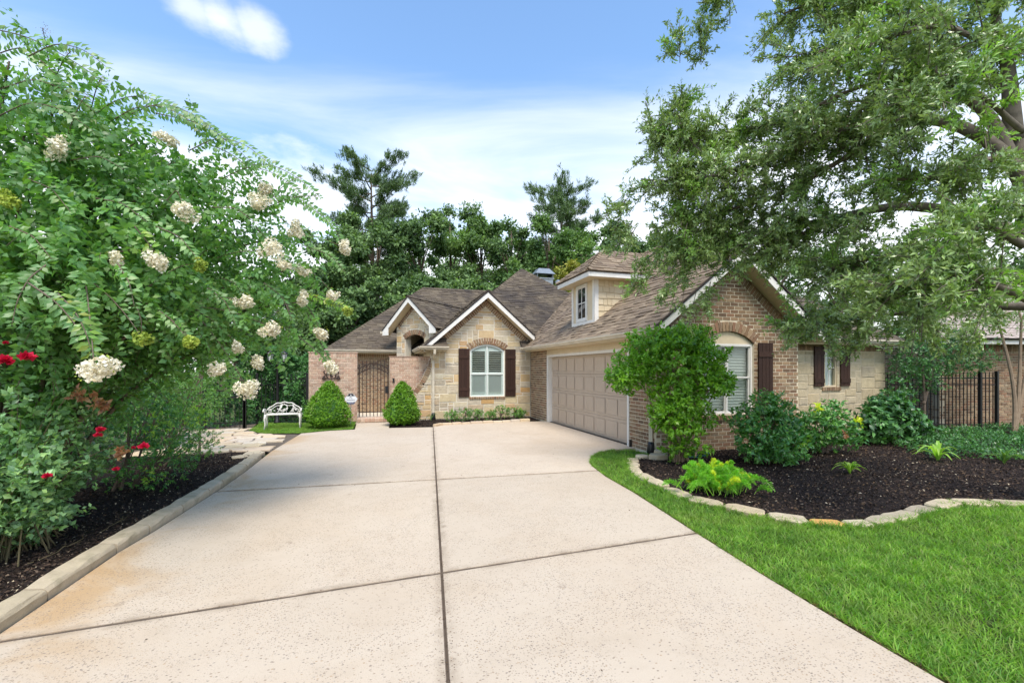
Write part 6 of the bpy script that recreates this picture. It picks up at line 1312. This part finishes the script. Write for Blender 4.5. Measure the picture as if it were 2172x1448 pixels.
for i, e in enumerate(EP):
    s0 = b0+np.array([[-.25, .3, .0, .25, -.3][i % 5]*.8, [.0, .25, .4, -.05, .35][i % 5]*.8, 0])+rng.normal(size=3)*np.array([.015, .015, 0]); mid = s0+(e-s0)*np.array([.22, .22, .0])+np.array([0, 0, max(1.2, e[2]*.86)]); q = bez(s0, mid, e, 14); m.tube(q, list(np.linspace(.036, .007, 14)), 6); LIMBPTS += list(q[6:])
    for j in range(46):
        f = rng.uniform(.40, 1.0); s_ = q[int(f*13)]; dr = unit((q[-1]-q[-4])[None])[0]; d_ = unit((dr*.5+rng.normal(size=3)*.75+np.array([.10, -.25, .12]))[None])[0]; L = rng.uniform(.32, .66); e1 = s_+d_*L; e1[2] -= L*rng.uniform(.05, .45); g_ += frond([s_, s_+d_*L*.5+np.array([0, 0, .05]), e1], int(L/.036), .083, .60)
        if j % 3 == 0: m.tube([s_, s_+d_*L*.5+np.array([0, 0, .05]), e1], [.004, .003, .002], 4)
for i in range(1100):                                        # filling shoots inside the crown
    a, b = rng.integers(len(EP)), rng.integers(len(EP)); s_ = EP[a]+(EP[b]-EP[a])*rng.random()*.6+rng.normal(size=3)*.2
    if np.linalg.norm(EP[a]-EP[b]) > 2.4: continue
    d_ = unit((rng.normal(size=3)+np.array([.1, -.3, .1]))[None])[0]; L = rng.uniform(.3, .55); e1 = s_+d_*L; e1[2] -= L*.3; g_ += frond([s_, s_+d_*L*.5+np.array([0, 0, .04]), e1], int(L/.036), .08, .60)
ARCS = [[(160, 285, 4.7), (230, 215, 4.7), (300, 196, 4.7), (380, 235, 4.7), (445, 300, 4.75)], [(330, 240, 4.9), (430, 262, 4.9), (510, 320, 5.0), (545, 360, 5.0)], [(-20, 60, 4.2), (60, 78, 4.2), (130, 115, 4.2), (190, 150, 4.25), (225, 185, 4.3)], [(-20, 120, 4.2), (50, 95, 4.2), (120, 160, 4.2), (170, 200, 4.2)], [(500, 355, 5.3), (570, 345, 5.3), (630, 375, 5.35), (680, 420, 5.4)], [(430, 300, 5.1), (500, 330, 5.1), (560, 390, 5.2), (600, 440, 5.2)],
        [(600, 420, 5.8), (660, 440, 5.8), (710, 480, 5.9), (725, 520, 5.9)], [(640, 520, 6.0), (700, 540, 6.0), (735, 580, 6.0)], [(640, 620, 6.0), (700, 640, 6.0), (742, 655, 6.0)], [(650, 660, 6.0), (675, 710, 6.0), (690, 750, 6.0), (700, 780, 6.0)], [(120, 620, 3.1), (160, 660, 3.05), (185, 710, 3.0), (200, 770, 3.0)], [(60, 600, 3.0), (120, 640, 3.0), (170, 700, 3.0), (195, 765, 3.0)], [(285, 480, 4.0), (310, 510, 4.0), (335, 545, 4.0)], [(350, 430, 4.4), (375, 400, 4.4), (390, 440, 4.4)], [(470, 590, 5.0), (500, 600, 5.0), (515, 630, 5.0)], [(290, 650, 3.8), (300, 680, 3.8), (300, 710, 3.8)], [(340, 660, 4.0), (380, 690, 4.0), (405, 720, 4.0)], [(540, 480, 5.2), (560, 500, 5.2), (578, 525, 5.2)], [(-10, 250, 3.9), (60, 215, 3.9), (130, 230, 3.9), (200, 280, 3.95)], [(0, 190, 4.1), (70, 165, 4.1), (150, 195, 4.1), (215, 250, 4.2)]]
ARCS += [[(60, 120, 4.1), (120, 90, 4.1), (180, 105, 4.1), (235, 150, 4.15)], [(230, 260, 4.5), (290, 225, 4.5), (350, 225, 4.5), (410, 260, 4.55)], [(260, 250, 4.6), (340, 215, 4.6), (420, 245, 4.6), (480, 300, 4.65)], [(400, 320, 4.9), (460, 290, 4.9), (520, 305, 4.9), (575, 350, 4.95)], [(470, 380, 5.1), (530, 350, 5.1), (590, 370, 5.1), (640, 415, 5.15)], [(540, 430, 5.4), (600, 410, 5.4), (655, 430, 5.4), (700, 475, 5.45)],
         [(100, 560, 3.2), (60, 590, 3.1), (35, 640, 3.05), (25, 690, 3.0)], [(250, 560, 3.6), (275, 600, 3.55), (285, 650, 3.5)], [(330, 480, 4.0), (380, 500, 4.0), (420, 550, 4.0)], [(200, 420, 3.9), (260, 430, 3.85), (310, 470, 3.8)], [(60, 380, 3.6), (110, 400, 3.55), (150, 450, 3.5)], [(440, 610, 4.6), (480, 640, 4.6), (500, 690, 4.6)], [(560, 600, 5.2), (600, 630, 5.2), (620, 680, 5.2)], [(450, 440, 4.7), (500, 440, 4.7), (550, 480, 4.7)], [(20, 480, 3.3), (70, 500, 3.3), (110, 550, 3.25)], [(150, 340, 4.0), (210, 330, 4.0), (265, 360, 4.0)]]
for i, a in enumerate(ARCS):
    p = np.array([at(*x) for x in a]); q = smooth_path(p, 16); L = np.linalg.norm(np.diff(q, axis=0), axis=1).sum(); view = unit((CO-q.mean(0))[None])[0]; m.tube(q, list(np.linspace(.006, .002, 16)), 5); fr_ = frond(p, int(L/.034), .076, .50, flat=view+np.array([0, 0, .45])+rng.normal(size=3)*.15, droop=.1, wild=.08); (gy_ if i in (8, 10, 12) else g_).__iadd__(fr_)
FLM = m; leaf_split('leaf', 'crown', g_, 'leaf_myrtle', cm, 300); leaf_obj('young_shoots', gy_, 'leaf_myrtle_young', cm)
FL = [(115, 308, 4.0, 1.0, 0), (352, 290, 4.7, .9, 0), (392, 452, 4.4, 1.0, 0), (335, 550, 4.0, .85, 0), (575, 532, 5.1, 1.35, 0), (548, 425, 5.2, 1.0, 0), (622, 485, 5.6, 1.0, 0), (728, 525, 5.9, .9, 0), (243, 547, 3.9, .6, 0), (512, 637, 5.0, .95, 0), (642, 632, 5.8, .85, 0), (575, 695, 5.2, 1.15, 0), (680, 702, 5.9, .95, 0), (200, 780, 2.95, 1.0, 0), (522, 818, 4.9, 1.15, 0), (460, 782, 4.8, .8, 0), (545, 770, 5.2, .7, 0), (505, 735, 5.0, .6, 0), (15, 422, 3.6, .8, 1), (300, 714, 3.8, .62, 1), (404, 726, 4.0, .6, 1), (705, 778, 5.9, .9, 0), (565, 400, 5.3, .8, 0), (640, 570, 5.8, .9, 0), (425, 560, 4.5, .6, 1), (705, 622, 6.0, .7, 0), (738, 660, 6.0, .55, 1), (600, 560, 5.5, .8, 0), (90, 60, 4.2, .6, 2), (215, 165, 4.25, .6, 2), (150, 110, 4.2, .5, 2), (180, 205, 4.2, .5, 2), (672, 415, 5.4, .5, 2), (635, 375, 5.35, .5, 2)]
ALLQ = np.array(LIMBPTS)
for px, py, Z, s_, kd2 in FL:
    c = at(px, py, Z-.12); s_ *= 1.08; nq = ALLQ[np.argmin(np.linalg.norm(ALLQ-c+np.array([0, 0, -.15]), axis=1))]; FLM.tube(bez(nq, (nq+c)/2+np.array([0, 0, .12]), c, 7), list(np.linspace(.006, .003, 7)), 5); g2 = frond(bez(nq, (nq+c)/2+np.array([0, 0, .12]), c+(nq-c)*.12, 6), max(4, int(np.linalg.norm(nq-c)/.04)), .075, .58, wild=.25); leaf_obj('shoot_leaves', g2, 'leaf_myrtle', cm); n = int(430*min(1.2, s_)) if kd2 < 2 else 60; r_ = .085*s_; D = rvec(n); sb = c+unit(rng.normal(size=(7, 3))+np.array([.2, 0, -.5]))*r_*rng.uniform(.35, 1.0, (7, 1)); P = sb[rng.integers(7, size=n)]+D*r_*rng.uniform(.30, .52, (n, 1))*(1+.3*lumpy(D, int(px), 5)[:, None]); leaf_obj('flower_cluster', [leaf_geo(P, unit(np.cross(D, rvec(n))+D*.25), unit(D+rvec(n)*.45+np.array([0, 0, .3])), (.026 if kd2 < 2 else .008)*rng.uniform(.7, 1.3, n)*(1 if Z < 5 else 1.2), .024 if kd2 < 2 else .008, .25, -.1)], ('petal_white', 'petal_bud', 'bud_brown')[kd2], cm, kind='stuff')
    if kd2 == 0: n = 26; D = rvec(n); leaf_obj('flower_bud', [leaf_geo(c+D*r_*1.02, D, rvec(n), .014, .012, .3, 0)], 'petal_bud', cm)

FLM.build('trunk', 'bark', cm, True)

# ---- the live oak overhead
ok_ = thing('live_oak', (8.0, 3.2, 0), 'large live oak whose boughs overhang the garage gable and lawn', 'tree'); m = MB(); g_ = []; gy_ = []
LIMBS = [[(2190, 430, 5.2), (2140, 320, 5.2), (2050, 265, 5.3), (1950, 242, 5.5), (1850, 255, 5.7), (1700, 305, 6.0), (1560, 365, 6.3), (1430, 390, 6.6), (1360, 380, 6.8)], [(2155, 360, 5.2), (2100, 235, 5.3), (2020, 190, 5.4), (1940, 110, 5.6), (1840, 80, 5.8), (1720, 115, 6.0), (1650, 150, 6.2)], [(2150, 300, 5.25), (2140, 150, 5.2), (2110, 30, 5.2), (2090, -80, 5.2)], [(2170, 500, 5.2), (2050, 450, 5.4), (1900, 430, 5.8), (1750, 470, 6.2), (1600, 490, 6.6), (1500, 515, 6.9), (1430, 545, 7.1)], [(2190, 600, 5.0), (2050, 560, 5.2), (1900, 540, 5.6), (1780, 560, 6.0), (1740, 590, 6.2)], [(2200, 640, 4.4), (2060, 590, 4.4), (1960, 590, 4.5), (1880, 620, 4.7)], [(2150, 200, 5.2), (2050, 120, 5.5), (1900, 20, 5.8), (1760, -10, 6.0), (1660, 30, 6.2)], [(2190, 650, 6.0), (2050, 650, 6.6), (1900, 665, 7.1), (1780, 685, 7.5), (1720, 700, 7.6)], [(1950, 242, 5.5), (1800, 330, 5.9), (1650, 420, 6.4), (1520, 450, 6.8), (1420, 470, 7.0)], [(1850, 255, 5.7), (1700, 250, 6.2), (1560, 280, 6.6), (1430, 300, 6.9), (1370, 280, 7.0)], [(2130, 330, 5.2), (2060, 350, 5.0), (1960, 380, 4.9), (1860, 380, 5.0)], [(1560, 365, 6.3), (1480, 320, 6.5), (1430, 240, 6.6)], [(2170, 520, 4.6), (2100, 480, 4.5), (2000, 500, 4.5)], [(1750, 470, 6.2), (1660, 520, 6.5), (1600, 540, 6.7)], [(1600, 500, 6.6), (1480, 500, 7.0), (1400, 520, 7.2)], [(2020, 190, 5.4), (1900, 160, 5.2), (1780, 200, 5.3), (1700, 240, 5.5)], [(2150, 120, 4.8), (2000, 50, 4.8), (1880, 80, 5.0), (1780, 130, 5.2)], [(2170, 280, 4.6), (2070, 190, 4.5), (1980, 200, 4.6), (1900, 260, 4.8)]]
def twigs_on(s_, d0, L, n, k=8):
    e = s_+d0*L; e[2] -= L*.12; q = bez(s_, s_+d0*L*.5+np.array([0, 0, .06*L]), e, 6); m.tube(q, list(np.linspace(.012*min(1.4, L), .004, 6)), 4); C, A = [], []
    for _ in range(n):
        f = rng.uniform(.25, 1.0); p = q[int(f*5)]; dd = unit((d0*.6+rng.normal(size=3)*.7)[None])[0]; l2 = rng.uniform(.08, .26)
        for t_ in np.linspace(.35, 1, 3): C.append(p+dd*l2*t_+rng.normal(size=3)*.012); A.append(dd)
        m.tube([p, p+dd*l2], [.003, .0015], 3, False)
    (gy_ if rng.random() < .13 else g_).append(rosettes(C, A, k, .060, .34, (.35, 1.3), .03, .35, .15, .1))
tr0 = np.array([8.5, 3.2, 0]); r0 = at(2195, 430, 5.2); m.tube(smooth_path([tr0, tr0+np.array([-.1, 0, 1.2]), (tr0+r0)/2+np.array([.1, 0, .6]), r0, at(2165, 300, 5.25)], 14), list(np.linspace(.28, .13, 14)), 12)
for li, lim in enumerate(LIMBS):
    q = smooth_path([at(*x) for x in lim], 22); L = np.linalg.norm(np.diff(q, axis=0), axis=1).sum(); r1 = [.085, .075, .10, .075, .06, .05, .06, .055, .04, .045, .045, .025, .04, .035, .03, .04, .03, .03, .03][li]; m.tube(q, list(np.linspace(r1, .012, 22)), 8)
    nsub = int(L*(17 if li in (1, 2, 15, 16, 17) else 24))
    for j in range(nsub):
        f = rng.uniform(.30 if li < 8 else .12, 1.0)**.85; s_ = q[int(f*21)]; dr = unit((q[min(21, int(f*21)+1)]-q[max(0, int(f*21)-1)])[None])[0]; d0 = unit((dr*.45+rng.normal(size=3)*.75+np.array([-.05, .0, -.05]))[None])[0]; twigs_on(s_, d0, rng.uniform(.30, .72), 8)
for px, py, Z, dx, dz in ((1440, 250, 6.6, -.05, 1), (1480, 140, 6.6, -.1, .9), (1450, 120, 6.6, -.3, .8), (1560, 30, 6.4, -.6, .5), (1540, 10, 6.4, -.8, -.1), (1330, 420, 6.9, -.5, -.4), (1340, 480, 7.0, -.4, -.5), (1380, 560, 7.1, -.3, -.5), (1715, 650, 6.6, -.1, -.7), (1690, 685, 6.6, -.5, -.2), (1740, 690, 6.8, .2, -.5), (1500, 610, 7.0, -.15, -.7), (1450, 590, 7.1, -.3, -.5), (2060, 480, 4.2, -.6, -.2), (2080, 600, 4.0, -.6, -.3), (2000, 540, 4.3, -.5, -.3), (2140, 420, 4.2, -.5, -.2), (1850, 700, 7.6, -.3, -.3), (1950, 690, 7.4, .2, -.2), (2060, 700, 7.0, -.1, -.2)):
    s_ = at(px, py, Z); d0 = unit((CR*dx+np.array([0, 0, dz])-CF*.1)[None])[0]
    for _ in range(4): twigs_on(s_+rng.normal(size=3)*.05, unit((d0+rng.normal(size=3)*.3)[None])[0], rng.uniform(.35, .6), 8)
m.build('trunk', 'bark_oak', ok_, True); leaf_split('leaf', 'crown', g_, 'leaf_oak', ok_, 300); leaf_obj('young_leaves', gy_, 'leaf_oak_young', ok_)
